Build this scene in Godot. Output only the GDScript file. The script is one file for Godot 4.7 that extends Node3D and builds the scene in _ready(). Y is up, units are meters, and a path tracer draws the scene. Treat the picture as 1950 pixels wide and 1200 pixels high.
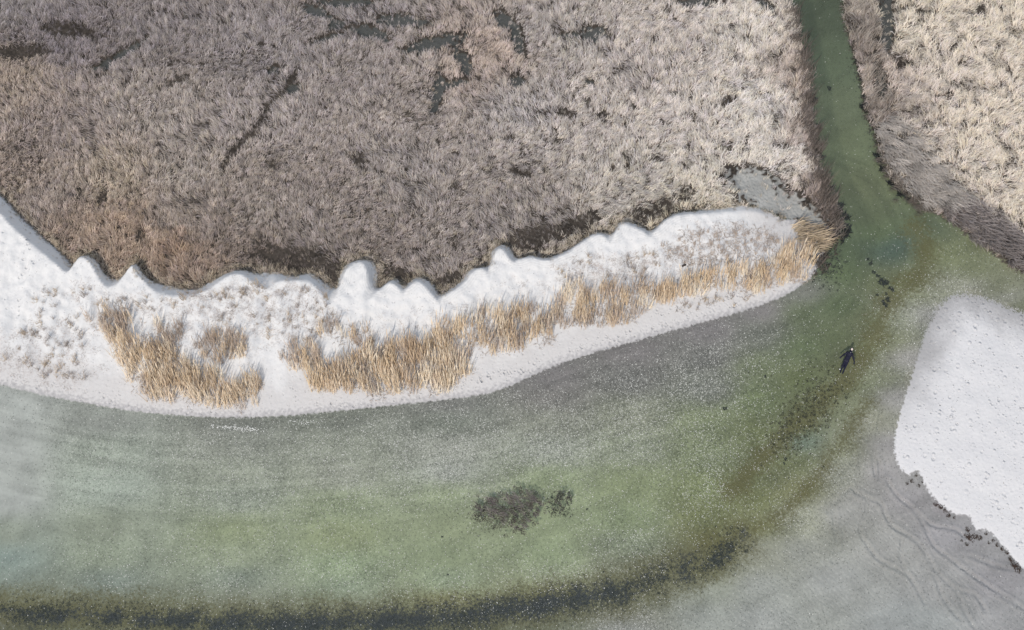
extends Node3D
# An aerial view of a river mouth: reed marsh, a strip of white dunes, shallow green water, a sand bar and a floating swimmer.
# x runs to the right of the picture, z towards its lower edge, y up; the water level is y = 0. Layout points are written as picture points
# of the photograph (1950 x 1200) and turned into places on the ground by ground_at().

const TILT := 0.2618          # the camera leans 15 degrees from straight down
const REACH := 78.37          # metres from the lens to the middle of the picture
const HALF := 0.26795         # tan(15 degrees)

const X0 := -48.0
const Z0 := -34.0
const SPAN_X := 96.0
const SPAN_Z := 60.0
const STEP := 0.15
const NX := 641
const NZ := 401
const TEX_W := 2048
const TEX_H := 1280

var f_dune := PackedFloat32Array()
var f_crest := PackedFloat32Array()
var f_shore := PackedFloat32Array()
var f_bar := PackedFloat32Array()
var f_marsh := PackedFloat32Array()
var f_east := PackedFloat32Array()
var f_deep := PackedFloat32Array()
var pool := PackedFloat32Array()
var mud := PackedFloat32Array()
var height := PackedFloat32Array()
var fields := []
var jobs := []
var noise_a := FastNoiseLite.new()
var noise_b := FastNoiseLite.new()
var noise_c := FastNoiseLite.new()
var bed_pts := []
var reed_pts := []
var taken := {}

# ------------------------------------------------------------------ places
func ground_at(px: float, py: float, h := 0.0) -> Vector3:
	var u := (px - 975.0) / 600.0 * HALF
	var v := (600.0 - py) / 600.0 * HALF
	var eye := Vector3(0, REACH * cos(TILT), REACH * sin(TILT))
	var dir := Vector3(u, -cos(TILT) + v * sin(TILT), -sin(TILT) - v * cos(TILT))
	return eye + dir * ((h - eye.y) / dir.y)

func plan(list: Array, h := 0.0) -> PackedVector2Array:
	var out := PackedVector2Array()
	for i in range(0, list.size(), 2):
		var p := ground_at(list[i], list[i + 1], h)
		out.append(Vector2(p.x, p.z))
	return out

func in_frame(x: float, z: float, slack: float) -> bool:
	var zz := clampf((z + 23.4) / 43.7, 0.0, 1.0)
	return z > -23.4 - slack and z < 20.3 + slack and absf(x) < lerpf(36.8, 31.8, zz) + slack

func at(f: PackedFloat32Array, x: float, z: float) -> float:
	var gx := clampf((x - X0) / STEP, 0.0, NX - 1.001)
	var gz := clampf((z - Z0) / STEP, 0.0, NZ - 1.001)
	var ix := int(gx)
	var iz := int(gz)
	var tx := gx - ix
	var tz := gz - iz
	var i := iz * NX + ix
	return lerpf(lerpf(f[i], f[i + 1], tx), lerpf(f[i + NX], f[i + NX + 1], tx), tz)

func ss(a: float, b: float, x: float) -> float:
	var t := clampf((x - a) / (b - a), 0.0, 1.0)
	return t * t * (3.0 - 2.0 * t)

# distance of every grid point from a line; with SIGNED the line is a closed outline and points inside count positive
func distances(line: PackedVector2Array, signed: bool) -> PackedFloat32Array:
	var d := PackedFloat32Array()
	d.resize(NX * NZ)
	d.fill(1000.0)
	var n := line.size()
	for k in (n if signed else n - 1):
		var a := line[k]
		var b := line[(k + 1) % n]
		var x_from := clampi(int((minf(a.x, b.x) - 1.2 - X0) / STEP), 0, NX - 1)
		var x_to := clampi(int((maxf(a.x, b.x) + 1.2 - X0) / STEP) + 1, 0, NX - 1)
		var z_from := clampi(int((minf(a.y, b.y) - 1.2 - Z0) / STEP), 0, NZ - 1)
		var z_to := clampi(int((maxf(a.y, b.y) + 1.2 - Z0) / STEP) + 1, 0, NZ - 1)
		var ab := b - a
		var len2 := maxf(ab.length_squared(), 1e-9)
		for iz in range(z_from, z_to + 1):
			for ix in range(x_from, x_to + 1):
				var p := Vector2(X0 + ix * STEP, Z0 + iz * STEP) - a
				var e := (p - ab * clampf(p.dot(ab) / len2, 0.0, 1.0)).length()
				if e < d[iz * NX + ix]:
					d[iz * NX + ix] = e
	var diagonal := STEP * 1.4142
	for iz in range(0, NZ):
		for ix in range(0, NX):
			var i := iz * NX + ix
			var m := d[i]
			if ix > 0: m = minf(m, d[i - 1] + STEP)
			if iz > 0:
				m = minf(m, d[i - NX] + STEP)
				if ix > 0: m = minf(m, d[i - NX - 1] + diagonal)
				if ix < NX - 1: m = minf(m, d[i - NX + 1] + diagonal)
			d[i] = m
	for iz in range(NZ - 1, -1, -1):
		for ix in range(NX - 1, -1, -1):
			var i := iz * NX + ix
			var m := d[i]
			if ix < NX - 1: m = minf(m, d[i + 1] + STEP)
			if iz < NZ - 1:
				m = minf(m, d[i + NX] + STEP)
				if ix < NX - 1: m = minf(m, d[i + NX + 1] + diagonal)
				if ix > 0: m = minf(m, d[i + NX - 1] + diagonal)
			d[i] = m
	if signed:
		for iz in NZ:
			var z := Z0 + iz * STEP + 0.0003
			var cuts := []
			for k in n:
				var a := line[k]
				var b := line[(k + 1) % n]
				if (a.y > z) != (b.y > z):
					cuts.append(a.x + (z - a.y) / (b.y - a.y) * (b.x - a.x))
			cuts.sort()
			var c := 0
			for ix in NX:
				var x := X0 + ix * STEP
				while c < cuts.size() and cuts[c] < x:
					c += 1
				if c % 2 == 0:
					d[iz * NX + ix] = -d[iz * NX + ix]
	return d

func field_job(i: int) -> void:
	fields[i] = distances(jobs[i][0], jobs[i][1])

func curve(list: PackedVector2Array, closed := false) -> PackedVector2Array:
	# a smooth line through the points
	var out := PackedVector2Array()
	var n := list.size()
	for i in (n if closed else n - 1):
		var a := list[(i - 1 + n) % n] if closed or i > 0 else list[i]
		var b := list[i]
		var c := list[(i + 1) % n]
		var e := list[(i + 2) % n] if closed or i + 2 < n else c
		for t in 4:
			out.append(b.cubic_interpolate(c, a, e, t / 4.0))
	if not closed:
		out.append(list[n - 1])
	return out

# ------------------------------------------------------------------ scattered data: a value at any place from points that carry one
func spread(points: Array, nx: int, nz: int, squeeze: float, soft := 0.6) -> Array:
	# points: [Vector2 place, values...]; returns one PackedFloat32Array per value on an nx x nz grid over the whole plan
	var count: int = points[0].size() - 1
	var px := PackedFloat32Array()
	var pz := PackedFloat32Array()
	var vals := []
	for k in count: vals.append(PackedFloat32Array())
	for p in points:
		px.append(p[0].x)
		pz.append(p[0].y)
		for k in count: vals[k].append(p[k + 1])
	var n := px.size()
	var w := PackedFloat32Array()
	w.resize(n)
	var out := []
	for k in count:
		var o := PackedFloat32Array()
		o.resize(nx * nz)
		out.append(o)
	for iz in nz:
		var z := Z0 + SPAN_Z * (iz + 0.5) / nz
		for ix in nx:
			var x := X0 + SPAN_X * (ix + 0.5) / nx
			var total := 0.0
			for i in n:
				var dx := (px[i] - x) * squeeze
				var dz := pz[i] - z
				var q := dx * dx + dz * dz + soft
				var e := 1.0 / (q * q)
				w[i] = e
				total += e
			for k in count:
				var v: PackedFloat32Array = vals[k]
				var s := 0.0
				for i in n: s += w[i] * v[i]
				out[k][iz * nx + ix] = s / total
	return out

func widened(values: PackedFloat32Array, nx: int, nz: int) -> PackedFloat32Array:
	var im := Image.create_from_data(nx, nz, false, Image.FORMAT_RF, values.to_byte_array())
	im.resize(TEX_W, TEX_H, Image.INTERPOLATE_CUBIC)
	return im.get_data().to_float32_array()

func lin(c: float) -> float:
	var s := c / 255.0
	return s / 12.92 if s <= 0.04045 else pow((s + 0.055) / 1.055, 2.4)

# ------------------------------------------------------------------ nodes
func numbered(called: String) -> String:
	var n: int = taken.get(called, 0)
	taken[called] = n + 1
	return called if n == 0 else "%s_%03d" % [called, n]

func tag(o: Node3D, label: String, category: String, group := "", kind := "") -> Node3D:
	if label: o.set_meta("label", label)
	if category: o.set_meta("category", category)
	if group: o.set_meta("group", group)
	if kind: o.set_meta("kind", kind)
	return o

func base(called: String, where := Vector3.ZERO) -> Node3D:
	var o := Node3D.new()
	o.name = numbered(called)
	add_child(o)
	o.position = where
	return o

func shown(called: String, m: Mesh, mat: Material, parent: Node3D = null) -> MeshInstance3D:
	var o := MeshInstance3D.new()
	o.mesh = m
	o.material_override = mat
	if parent == null:
		o.name = numbered(called)
		add_child(o)
	else:
		o.name = called
		parent.add_child(o, true)
	return o

func many(called: String, m: Mesh, mat: Material, places: Array, tints: PackedColorArray, parent: Node3D = null) -> MultiMeshInstance3D:
	var mm := MultiMesh.new()
	mm.transform_format = MultiMesh.TRANSFORM_3D
	mm.use_colors = true
	mm.mesh = m
	mm.instance_count = places.size()
	for i in places.size():
		mm.set_instance_transform(i, places[i])
		mm.set_instance_color(i, tints[i])
	var o := MultiMeshInstance3D.new()
	o.multimesh = mm
	o.material_override = mat
	o.set_meta("kind", "stuff")
	if parent == null:
		o.name = numbered(called)
		add_child(o)
	else:
		o.name = called
		parent.add_child(o, true)
	return o

func matte(color: Color, rough := 0.9, tinted := false) -> StandardMaterial3D:
	var m := StandardMaterial3D.new()
	m.albedo_color = color.linear_to_srgb()
	m.roughness = rough
	m.metallic_specular = 0.3
	m.vertex_color_use_as_albedo = tinted
	m.cull_mode = BaseMaterial3D.CULL_DISABLED
	return m

# ------------------------------------------------------------------ blades
class Blades:
	var v := PackedVector3Array()
	var c := PackedColorArray()
	var ix := PackedInt32Array()

	# a curved ribbon: ROOT, heading AZ (0 = towards -z), leaning from LEAN0 to LEAN1 (radians from upright) over LENGTH
	func ribbon(root: Vector3, az: float, lean0: float, lean1: float, length: float, width: float, tint: Color, parts := 3, plume := 0.0, twist := 0.0) -> void:
		var p := root
		var first := v.size()
		for k in parts + 1:
			var t := float(k) / parts
			var a := az + twist * t
			var head := Vector3(sin(a), 0, -cos(a))
			var side := Vector3(cos(a), 0, sin(a))
			var w := width * (1.0 - 0.75 * t * t)
			if plume > 0.0 and t > 0.6: w = plume * (1.0 if t < 0.95 else 0.35)
			v.append(p - side * w * 0.5)
			v.append(p + side * w * 0.5)
			c.append(tint)
			c.append(tint)
			var lean := lerpf(lean0, lean1, t)
			p += (head * sin(lean) + Vector3.UP * cos(lean)) * length / parts
		for k in parts:
			var i := first + k * 2
			ix.append_array(PackedInt32Array([i, i + 2, i + 1, i + 1, i + 2, i + 3]))

	func made() -> ArrayMesh:
		var arrays := []
		arrays.resize(Mesh.ARRAY_MAX)
		arrays[Mesh.ARRAY_VERTEX] = v
		arrays[Mesh.ARRAY_COLOR] = c
		arrays[Mesh.ARRAY_INDEX] = ix
		var m := ArrayMesh.new()
		m.add_surface_from_arrays(Mesh.PRIMITIVE_TRIANGLES, arrays)
		return m

func tone(r: RandomNumberGenerator, most: float) -> Color:
	var k := 1.0 + r.randf_range(-most, most)
	return Color(k * (1.0 + r.randf_range(-0.04, 0.04)), k, k * (1.0 + r.randf_range(-0.06, 0.06)))

func straw_tuft(seed_: int, n: int, long_: float, lean: float, fan: float, width: float, patch: float, uneven := 0.45) -> ArrayMesh:
	var r := RandomNumberGenerator.new()
	r.seed = seed_
	var b := Blades.new()
	for k in n:
		var root := Vector3(r.randf_range(-patch, patch), -0.03, r.randf_range(-patch, patch))
		var l := clampf(lean + r.randfn(0.0, 0.22), 0.05, 1.5)
		b.ribbon(root, r.randfn(0.0, fan), l * 0.6, minf(l * 1.35, 1.9), long_ * r.randf_range(0.55, 1.2), width * r.randf_range(0.7, 1.3), tone(r, uneven), 3, 0.0, r.randfn(0.0, 0.35))
	return b.made()

func wisp_tuft(seed_: int, n: int, long_: float, lean: float, fan: float, width: float, patch: float) -> ArrayMesh:
	# bleached wisps over dull brown stalks
	var r := RandomNumberGenerator.new()
	r.seed = seed_
	var b := Blades.new()
	for k in n:
		var root := Vector3(r.randf_range(-patch, patch), -0.03, r.randf_range(-patch, patch))
		var l := clampf(lean + r.randfn(0.0, 0.25), 0.05, 1.5)
		var t := tone(r, 0.25)
		var dull := k % 5 < 2
		b.ribbon(root, r.randfn(0.0, fan), l * 0.55, minf(l * 1.5, 2.0), long_ * r.randf_range(0.6, 1.2) * (0.8 if dull else 1.0), width * r.randf_range(0.7, 1.3) * (0.7 if dull else 1.0), Color(t.r * 0.58, t.g * 0.54, t.b * 0.51) if dull else Color(t.r * 1.17, t.g * 1.17, t.b * 1.17), 3, 0.0, r.randfn(0.0, 0.5))
	return b.made()

func reed_clump(seed_: int, n: int) -> ArrayMesh:
	var r := RandomNumberGenerator.new()
	r.seed = seed_
	var b := Blades.new()
	for k in n:
		var root := Vector3(r.randf_range(-0.36, 0.36), -0.05, r.randf_range(-0.36, 0.36))
		var l := clampf(r.randfn(0.45, 0.15), 0.08, 0.95)
		var tint := tone(r, 0.5)
		b.ribbon(root, r.randfn(0.0, 0.24), l * 0.8, l * 1.4, r.randf_range(0.6, 1.6), r.randf_range(0.018, 0.036), tint, 4, 0.05 if r.randf() < 0.2 else 0.0, r.randfn(0.0, 0.2))
	return b.made()

func fallen_leaves(seed_: int, n: int) -> ArrayMesh:
	var r := RandomNumberGenerator.new()
	r.seed = seed_
	var b := Blades.new()
	for k in n:
		var root := Vector3(r.randf_range(-0.34, 0.34), -0.02, r.randf_range(-0.34, 0.34))
		b.ribbon(root, r.randf_range(-PI, PI), 0.5, 1.55, r.randf_range(0.2, 0.5), r.randf_range(0.02, 0.036), tone(r, 0.3), 3, 0.0, r.randfn(0.0, 0.6))
	return b.made()

func weed_mesh(seed_: int, n: int, long_: float, patch: float, width: float) -> ArrayMesh:
	var r := RandomNumberGenerator.new()
	r.seed = seed_
	var b := Blades.new()
	for k in n:
		var a := r.randf_range(-PI, PI)
		var q := patch * sqrt(r.randf())
		b.ribbon(Vector3(sin(a) * q, -0.01, cos(a) * q), r.randf_range(-PI, PI), 0.7, 1.75, long_ * r.randf_range(0.4, 1.1), width * r.randf_range(0.6, 1.4), tone(r, 0.35), 3, 0.0, r.randfn(0.0, 0.6))
	return b.made()

func chip_mesh(seed_: int) -> ArrayMesh:
	# a small domed shell, 1 across
	var r := RandomNumberGenerator.new()
	r.seed = seed_
	var v := PackedVector3Array([Vector3(0.05, 0.22, 0.02)])
	var ix := PackedInt32Array()
	for k in 7:
		var a := TAU * k / 7.0
		var q := 0.5 * r.randf_range(0.7, 1.1) * (0.75 if k % 7 > 4 else 1.0)
		v.append(Vector3(cos(a) * q, 0.0, sin(a) * q))
	for k in 7:
		ix.append_array(PackedInt32Array([0, 1 + k, 1 + (k + 1) % 7]))
	var arrays := []
	arrays.resize(Mesh.ARRAY_MAX)
	arrays[Mesh.ARRAY_VERTEX] = v
	arrays[Mesh.ARRAY_INDEX] = ix
	var m := ArrayMesh.new()
	m.add_surface_from_arrays(Mesh.PRIMITIVE_TRIANGLES, arrays)
	return m

func _ready() -> void:
	set_view()
	print("layout ", Time.get_ticks_msec())
	lay_out()
	print("ground ", Time.get_ticks_msec())
	build_ground()
	print("water ", Time.get_ticks_msec())
	build_water()
	print("marsh ", Time.get_ticks_msec())
	build_marsh()
	print("reeds ", Time.get_ticks_msec())
	build_reed_stands()
	build_tufts()
	print("river ", Time.get_ticks_msec())
	build_river_things()
	build_swimmer()
	print("done ", Time.get_ticks_msec())

# ------------------------------------------------------------------ camera, sky, sun
func set_view() -> void:
	var cam := Camera3D.new()
	cam.name = "camera"
	add_child(cam)
	cam.fov = 30.0
	cam.near = 0.5
	cam.far = 2000.0
	cam.look_at_from_position(Vector3(0, REACH * cos(TILT), REACH * sin(TILT)), Vector3.ZERO, Vector3(0, 0, -1))
	cam.current = true
	var sky := ProceduralSkyMaterial.new()
	sky.sky_top_color = Color(0.70, 0.74, 0.80)
	sky.sky_horizon_color = Color(0.86, 0.88, 0.90)
	sky.sky_curve = 0.2
	sky.ground_bottom_color = Color(0.45, 0.43, 0.40)
	sky.ground_horizon_color = Color(0.70, 0.71, 0.72)
	var env := Environment.new()
	env.background_mode = Environment.BG_SKY
	env.sky = Sky.new()
	env.sky.sky_material = sky
	env.tonemap_mode = Environment.TONE_MAPPER_LINEAR
	env.tonemap_exposure = 1.08
	env.sdfgi_enabled = true
	env.ssao_enabled = true
	env.ssil_enabled = true
	var we := WorldEnvironment.new()
	we.name = "environment"
	we.environment = env
	add_child(we)
	var sun := DirectionalLight3D.new()
	sun.name = "sun"
	sun.light_energy = 0.85
	sun.light_color = Color(1.0, 0.965, 0.92)
	sun.light_angular_distance = 2.0
	sun.shadow_enabled = true
	add_child(sun)
	sun.look_at_from_position(Vector3(-9, 22, 17), Vector3.ZERO)

# ------------------------------------------------------------------ the plan
const CREST := [-900, -150, -500, 30, -300, 140, -160, 240, -60, 315, 0, 372, 40, 415, 80, 452, 115, 482, 140, 508, 148, 492, 165, 486, 185, 500, 203, 526, 226, 531, 244, 514, 258, 502, 272, 522, 292, 537, 330, 546, 372, 551, 398, 538, 430, 520, 458, 514, 490, 520, 525, 519, 560, 526, 590, 520, 612, 534, 640, 548, 647, 522, 660, 503, 684, 495, 708, 497, 718, 515, 719, 540, 724, 548, 738, 536, 752, 531, 770, 544, 788, 530, 806, 529, 825, 543, 838, 560, 858, 549, 878, 535, 895, 512, 930, 506, 934, 482, 950, 467, 970, 471, 985, 492, 1012, 486, 1040, 491, 1078, 477, 1110, 456, 1130, 444, 1150, 443, 1167, 444, 1172, 428, 1192, 421, 1215, 428, 1240, 438, 1262, 420, 1290, 405, 1330, 401, 1380, 394, 1420, 391, 1455, 399, 1492, 416]
# the brow of the dunes: between it and the foot line above lies the slip face
const BROW := [-900, -110, -500, 68, -300, 180, -160, 278, -60, 350, 0, 406, 40, 446, 80, 482, 110, 506, 132, 522, 146, 504, 160, 493, 172, 497, 184, 514, 196, 538, 206, 552, 228, 542, 246, 520, 257, 508, 267, 522, 284, 546, 304, 562, 340, 566, 378, 563, 404, 552, 430, 534, 458, 526, 484, 540, 508, 553, 532, 541, 562, 538, 590, 541, 606, 556, 624, 584, 640, 572, 650, 545, 662, 518, 680, 503, 694, 508, 701, 532, 697, 558, 692, 578, 705, 574, 720, 558, 738, 543, 752, 544, 764, 557, 769, 563, 782, 548, 797, 539, 812, 551, 826, 567, 838, 582, 846, 564, 866, 555, 886, 538, 902, 520, 918, 514, 928, 522, 934, 534, 938, 498, 950, 478, 962, 484, 976, 502, 990, 496, 1012, 492, 1040, 498, 1076, 485, 1106, 465, 1126, 452, 1142, 450, 1156, 458, 1165, 464, 1172, 442, 1185, 430, 1201, 433, 1222, 442, 1238, 452, 1256, 432, 1276, 416, 1302, 410, 1340, 408, 1400, 402, 1440, 401, 1470, 411, 1488, 418]
const SHORE := [1492, 416, 1530, 420, 1562, 438, 1578, 462, 1568, 495, 1548, 526, 1515, 552, 1480, 570, 1440, 585, 1380, 603, 1300, 625, 1200, 653, 1120, 676, 1050, 700, 1000, 722, 950, 744, 900, 755, 820, 765, 720, 776, 620, 786, 520, 794, 420, 796, 300, 789, 200, 776, 130, 763, 60, 749, 0, 734, -100, 716, -300, 690, -900, 640]
const BAR := [2500, 640, 2100, 622, 1950, 594, 1900, 574, 1860, 562, 1830, 560, 1805, 569, 1786, 590, 1770, 620, 1755, 662, 1740, 712, 1725, 762, 1712, 805, 1705, 852, 1713, 886, 1732, 905, 1750, 897, 1764, 925, 1790, 960, 1822, 980, 1848, 984, 1860, 1010, 1886, 1012, 1920, 1050, 1950, 1082, 2060, 1150, 2500, 1300]
const MARSH_BANK := [1455, -700, 1485, -250, 1505, 0, 1520, 60, 1538, 150, 1547, 230, 1556, 300, 1572, 350, 1592, 395, 1601, 430, 1592, 456, 1578, 462]
const EAST := [1570, -700, 1590, -250, 1606, 0, 1622, 80, 1642, 150, 1650, 210, 1662, 240, 1678, 290, 1698, 335, 1733, 368, 1773, 395, 1823, 428, 1873, 465, 1923, 502, 1960, 520, 2100, 570, 2500, 640, 2900, 200, 2900, -700]
const DEEP := [1540, -600, 1552, -100, 1580, 120, 1612, 280, 1650, 400, 1680, 500, 1690, 560, 1660, 640, 1600, 740, 1530, 810, 1470, 880, 1440, 960, 1390, 1045, 1330, 1085, 1250, 1110, 1100, 1145, 900, 1172, 650, 1190, 300, 1180, 0, 1162, -300, 1150, -900, 1120]
# open places in the reeds: centre, half axes, turn in degrees; the first list lies under water, the second is bare dark mud
const POOLS := [[770, 40, 55, 12, 5], [705, 62, 40, 12, 20], [830, 82, 60, 13, -15], [880, 118, 14, 34, -25], [960, 40, 26, 14, 30], [985, 75, 12, 34, -15], [830, 180, 12, 40, 10], [862, 160, 40, 7, -12], [985, 155, 14, 11, 0], [1132, 64, 26, 16, 0], [1085, 66, 40, 5, -5], [600, 22, 34, 10, 20], [625, 72, 45, 6, -20], [640, 45, 20, 10, 0], [240, 98, 44, 7, -35], [190, 128, 22, 7, -20], [205, 118, 10, 10, 0], [520, 134, 13, 8, 0], [560, 168, 16, 8, -30], [1438, 350, 52, 26, 10], [1485, 388, 84, 24, 22], [1540, 415, 40, 10, 20], [1690, 40, 14, 60, 5], [1676, 150, 10, 40, -8], [660, 5, 60, 9, 0], [1330, 5, 40, 9, 0], [1120, 158, 10, 6, 0], [1250, 155, 10, 6, 0], [1460, 10, 20, 8, 30]]
const MUDS := [[560, 492, 92, 22, 10], [640, 520, 32, 14, 25], [760, 525, 34, 12, 10], [850, 535, 30, 9, -25], [1020, 452, 62, 20, -12], [1100, 428, 50, 14, -18], [1245, 402, 52, 15, -22], [1300, 372, 26, 14, -20], [515, 316, 13, 10, 40], [682, 305, 17, 15, 30], [195, 378, 10, 16, 0], [265, 452, 8, 16, 0], [1250, 305, 22, 6, 10], [1195, 300, 16, 5, 20], [1380, 195, 24, 8, -30], [1720, 120, 22, 8, 15], [1865, 22, 12, 14, 0], [1820, 92, 8, 13, 20], [1760, 22, 26, 6, 10], [1385, 285, 14, 9, 20], [990, 330, 26, 9, 10], [1080, 220, 22, 8, 15], [1150, 220, 10, 6, 0], [330, 160, 24, 8, -20], [130, 60, 60, 14, 10], [40, 100, 60, 12, 0]]
const CRACK := [565, 135, 560, 150, 545, 175, 522, 192, 506, 215, 494, 238, 478, 258, 452, 278, 438, 298, 425, 318]

# the trough along the lower edge, dark with weed and painted depth darkening, and the ribbons of brown weed in the channel
const TROUGH := [1405, 1034, 1385, 1048, 1330, 1080, 1250, 1108, 1150, 1134, 1050, 1150, 900, 1172, 750, 1184, 600, 1189, 450, 1190, 300, 1182, 200, 1175, 100, 1168, 40, 1166, -100, 1160, -300, 1150, -900, 1120]
const OLIVE := [1650, 770, 1600, 850, 1545, 925, 1490, 980, 1425, 1018]
const BROWN := [1745, 440, 1762, 462, 1766, 495, 1748, 530, 1712, 560, 1685, 600, 1664, 650, 1625, 715, 1570, 768, 1520, 812, 1470, 862, 1425, 905, 1395, 935]
var f_top := PackedFloat32Array()
var f_trough := PackedFloat32Array()
var f_brown := PackedFloat32Array()

func lay_out() -> void:
	noise_a.noise_type = FastNoiseLite.TYPE_SIMPLEX_SMOOTH
	noise_a.frequency = 0.35
	noise_a.fractal_octaves = 4
	noise_a.seed = 3
	noise_b.noise_type = FastNoiseLite.TYPE_SIMPLEX
	noise_b.frequency = 1.6
	noise_b.fractal_octaves = 3
	noise_b.seed = 8
	noise_c.noise_type = FastNoiseLite.TYPE_SIMPLEX_SMOOTH
	noise_c.frequency = 0.12
	noise_c.fractal_octaves = 3
	noise_c.seed = 21
	var crest := curve(plan(CREST, 0.1))
	var shore := curve(plan(SHORE, 0.03))
	var dune := crest.duplicate()
	dune.append_array(shore)
	var bank := curve(plan(MARSH_BANK, 0.1))
	var marsh := PackedVector2Array([Vector2(-60, -60), Vector2(bank[0].x, -60)])
	marsh.append_array(bank)
	var tip := shore.duplicate().slice(0, 12)
	tip.reverse()
	marsh.append_array(tip)
	var back := crest.duplicate()
	back.reverse()
	marsh.append_array(back)
	var top := curve(plan(BROW, 0.7))
	top.append_array(shore)
	jobs = [[dune, true], [crest, false], [shore, false], [curve(plan(BAR, 0.1), false), true], [marsh, true], [curve(plan(EAST, 0.1), false), true], [curve(plan(DEEP, -0.4)), false], [curve(plan(TROUGH, -0.5)), false], [curve(plan(BROWN, -0.4)), false], [curve(plan(OLIVE, -0.3)), false], [top, true]]
	fields.resize(jobs.size())
	var task := WorkerThreadPool.add_group_task(field_job, jobs.size())
	WorkerThreadPool.wait_for_group_task_completion(task)
	f_dune = fields[0]
	f_crest = fields[1]
	f_shore = fields[2]
	f_bar = fields[3]
	f_marsh = fields[4]
	f_east = fields[5]
	f_deep = fields[6]
	f_trough = fields[7]
	f_brown = fields[8]
	f_top = fields[10]
	var olive: PackedFloat32Array = fields[9]
	for i in NX * NZ: f_brown[i] = minf(f_brown[i], olive[i] + 0.35)
	pool = hollows(POOLS)
	mud = hollows(MUDS)
	var crack := distances(plan(CRACK, 0.1), false)
	for i in NX * NZ:
		mud[i] = maxf(mud[i], 0.9 - crack[i] / 0.34)
	height.resize(NX * NZ)
	for iz in NZ:
		var z := Z0 + iz * STEP
		for ix in NX:
			height[iz * NX + ix] = level(iz * NX + ix, X0 + ix * STEP, z)

func hollows(list: Array) -> PackedFloat32Array:
	var out := PackedFloat32Array()
	out.resize(NX * NZ)
	out.fill(-1.0)
	for e in list:
		var c := ground_at(e[0], e[1], 0.1)
		var m := (ground_at(e[0] + 10, e[1], 0.1) - c).length() / 10.0
		var rx: float = e[2] * m * 1.05
		var rz: float = e[3] * m * 1.2
		var turn := Vector2.from_angle(deg_to_rad(e[4]))
		var reach := maxf(rx, rz) * 1.9
		for iz in range(maxi(0, int((c.z - reach - Z0) / STEP)), mini(NZ, int((c.z + reach - Z0) / STEP) + 1)):
			for ix in range(maxi(0, int((c.x - reach - X0) / STEP)), mini(NX, int((c.x + reach - X0) / STEP) + 1)):
				var d := Vector2(X0 + ix * STEP - c.x, Z0 + iz * STEP - c.z)
				var q := Vector2(d.dot(turn) / rx, d.cross(turn) / rz).length()
				var n := noise_b.get_noise_2d(X0 + ix * STEP, Z0 + iz * STEP) * 0.55
				out[iz * NX + ix] = maxf(out[iz * NX + ix], 1.0 - q + n)
	return out

func level(i: int, x: float, z: float) -> float:
	var n := noise_a.get_noise_2d(x, z)
	var sd := f_dune[i]
	var far_dune := maxf(0.0, -sd)
	var far_bar := maxf(0.0, -f_bar[i])
	var far_marsh := minf(maxf(0.0, -f_marsh[i]), maxf(0.0, -f_east[i]))
	var down := minf(minf(0.015 + 0.05 * far_dune + 0.02 * far_dune * far_dune * 0.1, 0.0 + 0.017 * far_bar + 0.004 * far_bar * far_bar), 0.08 + 0.22 * far_marsh)
	down = minf(down, 0.42)
	var deep := f_deep[i]
	var bed := -down - 0.55 * exp(-deep * deep / 7.0) * ss(0.3, 3.0, minf(far_dune, minf(far_bar, far_marsh))) + n * 0.02
	var marshy := maxf(f_marsh[i], f_east[i])
	var h := bed
	var floor_ := 0.1 + n * 0.06 - 0.22 * ss(-0.1, 0.35, pool[i]) - 0.03 * ss(0.0, 0.4, mud[i])
	h = lerpf(h, floor_, ss(-0.35, 0.25, marshy))
	if sd > 0.0:
		var up := 0.02 + 0.115 * f_shore[i]
		up = minf(up, 0.62 + 0.05 * f_shore[i])
		# low ridges behind the lobes, running away from the river
		var ridge := noise_c.get_noise_2d(x * 7.0 + z * 1.0, z * 1.2) * 0.24 * ss(0.6, 2.5, f_crest[i]) * ss(1.5, 4.0, f_shore[i])
		up += ridge + noise_b.get_noise_2d(x * 0.7, z * 0.7) * 0.09 * ss(3.0, 5.0, f_shore[i]) + n * 0.13 * ss(0.5, 3.0, f_shore[i])
		up += 0.16 * exp(-maxf(f_top[i], 0.0) / 0.9) * ss(0.0, 2.0, f_shore[i])
		var dune := up
		if f_top[i] < 0.0 and f_crest[i] < 3.0:
			dune = lerpf(0.05, up, f_crest[i] / (f_crest[i] - f_top[i] + 0.001))
		h = lerpf(maxf(h, 0.0) if marshy > -0.5 else h, dune, ss(0.0, 0.12, sd))
	var sb := f_bar[i]
	if sb > 0.0:
		h = lerpf(h, 0.035 + 0.06 * minf(sb, 4.0) + n * 0.09 * ss(0.0, 2.0, sb), ss(0.0, 0.3, sb))
	return h

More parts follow.
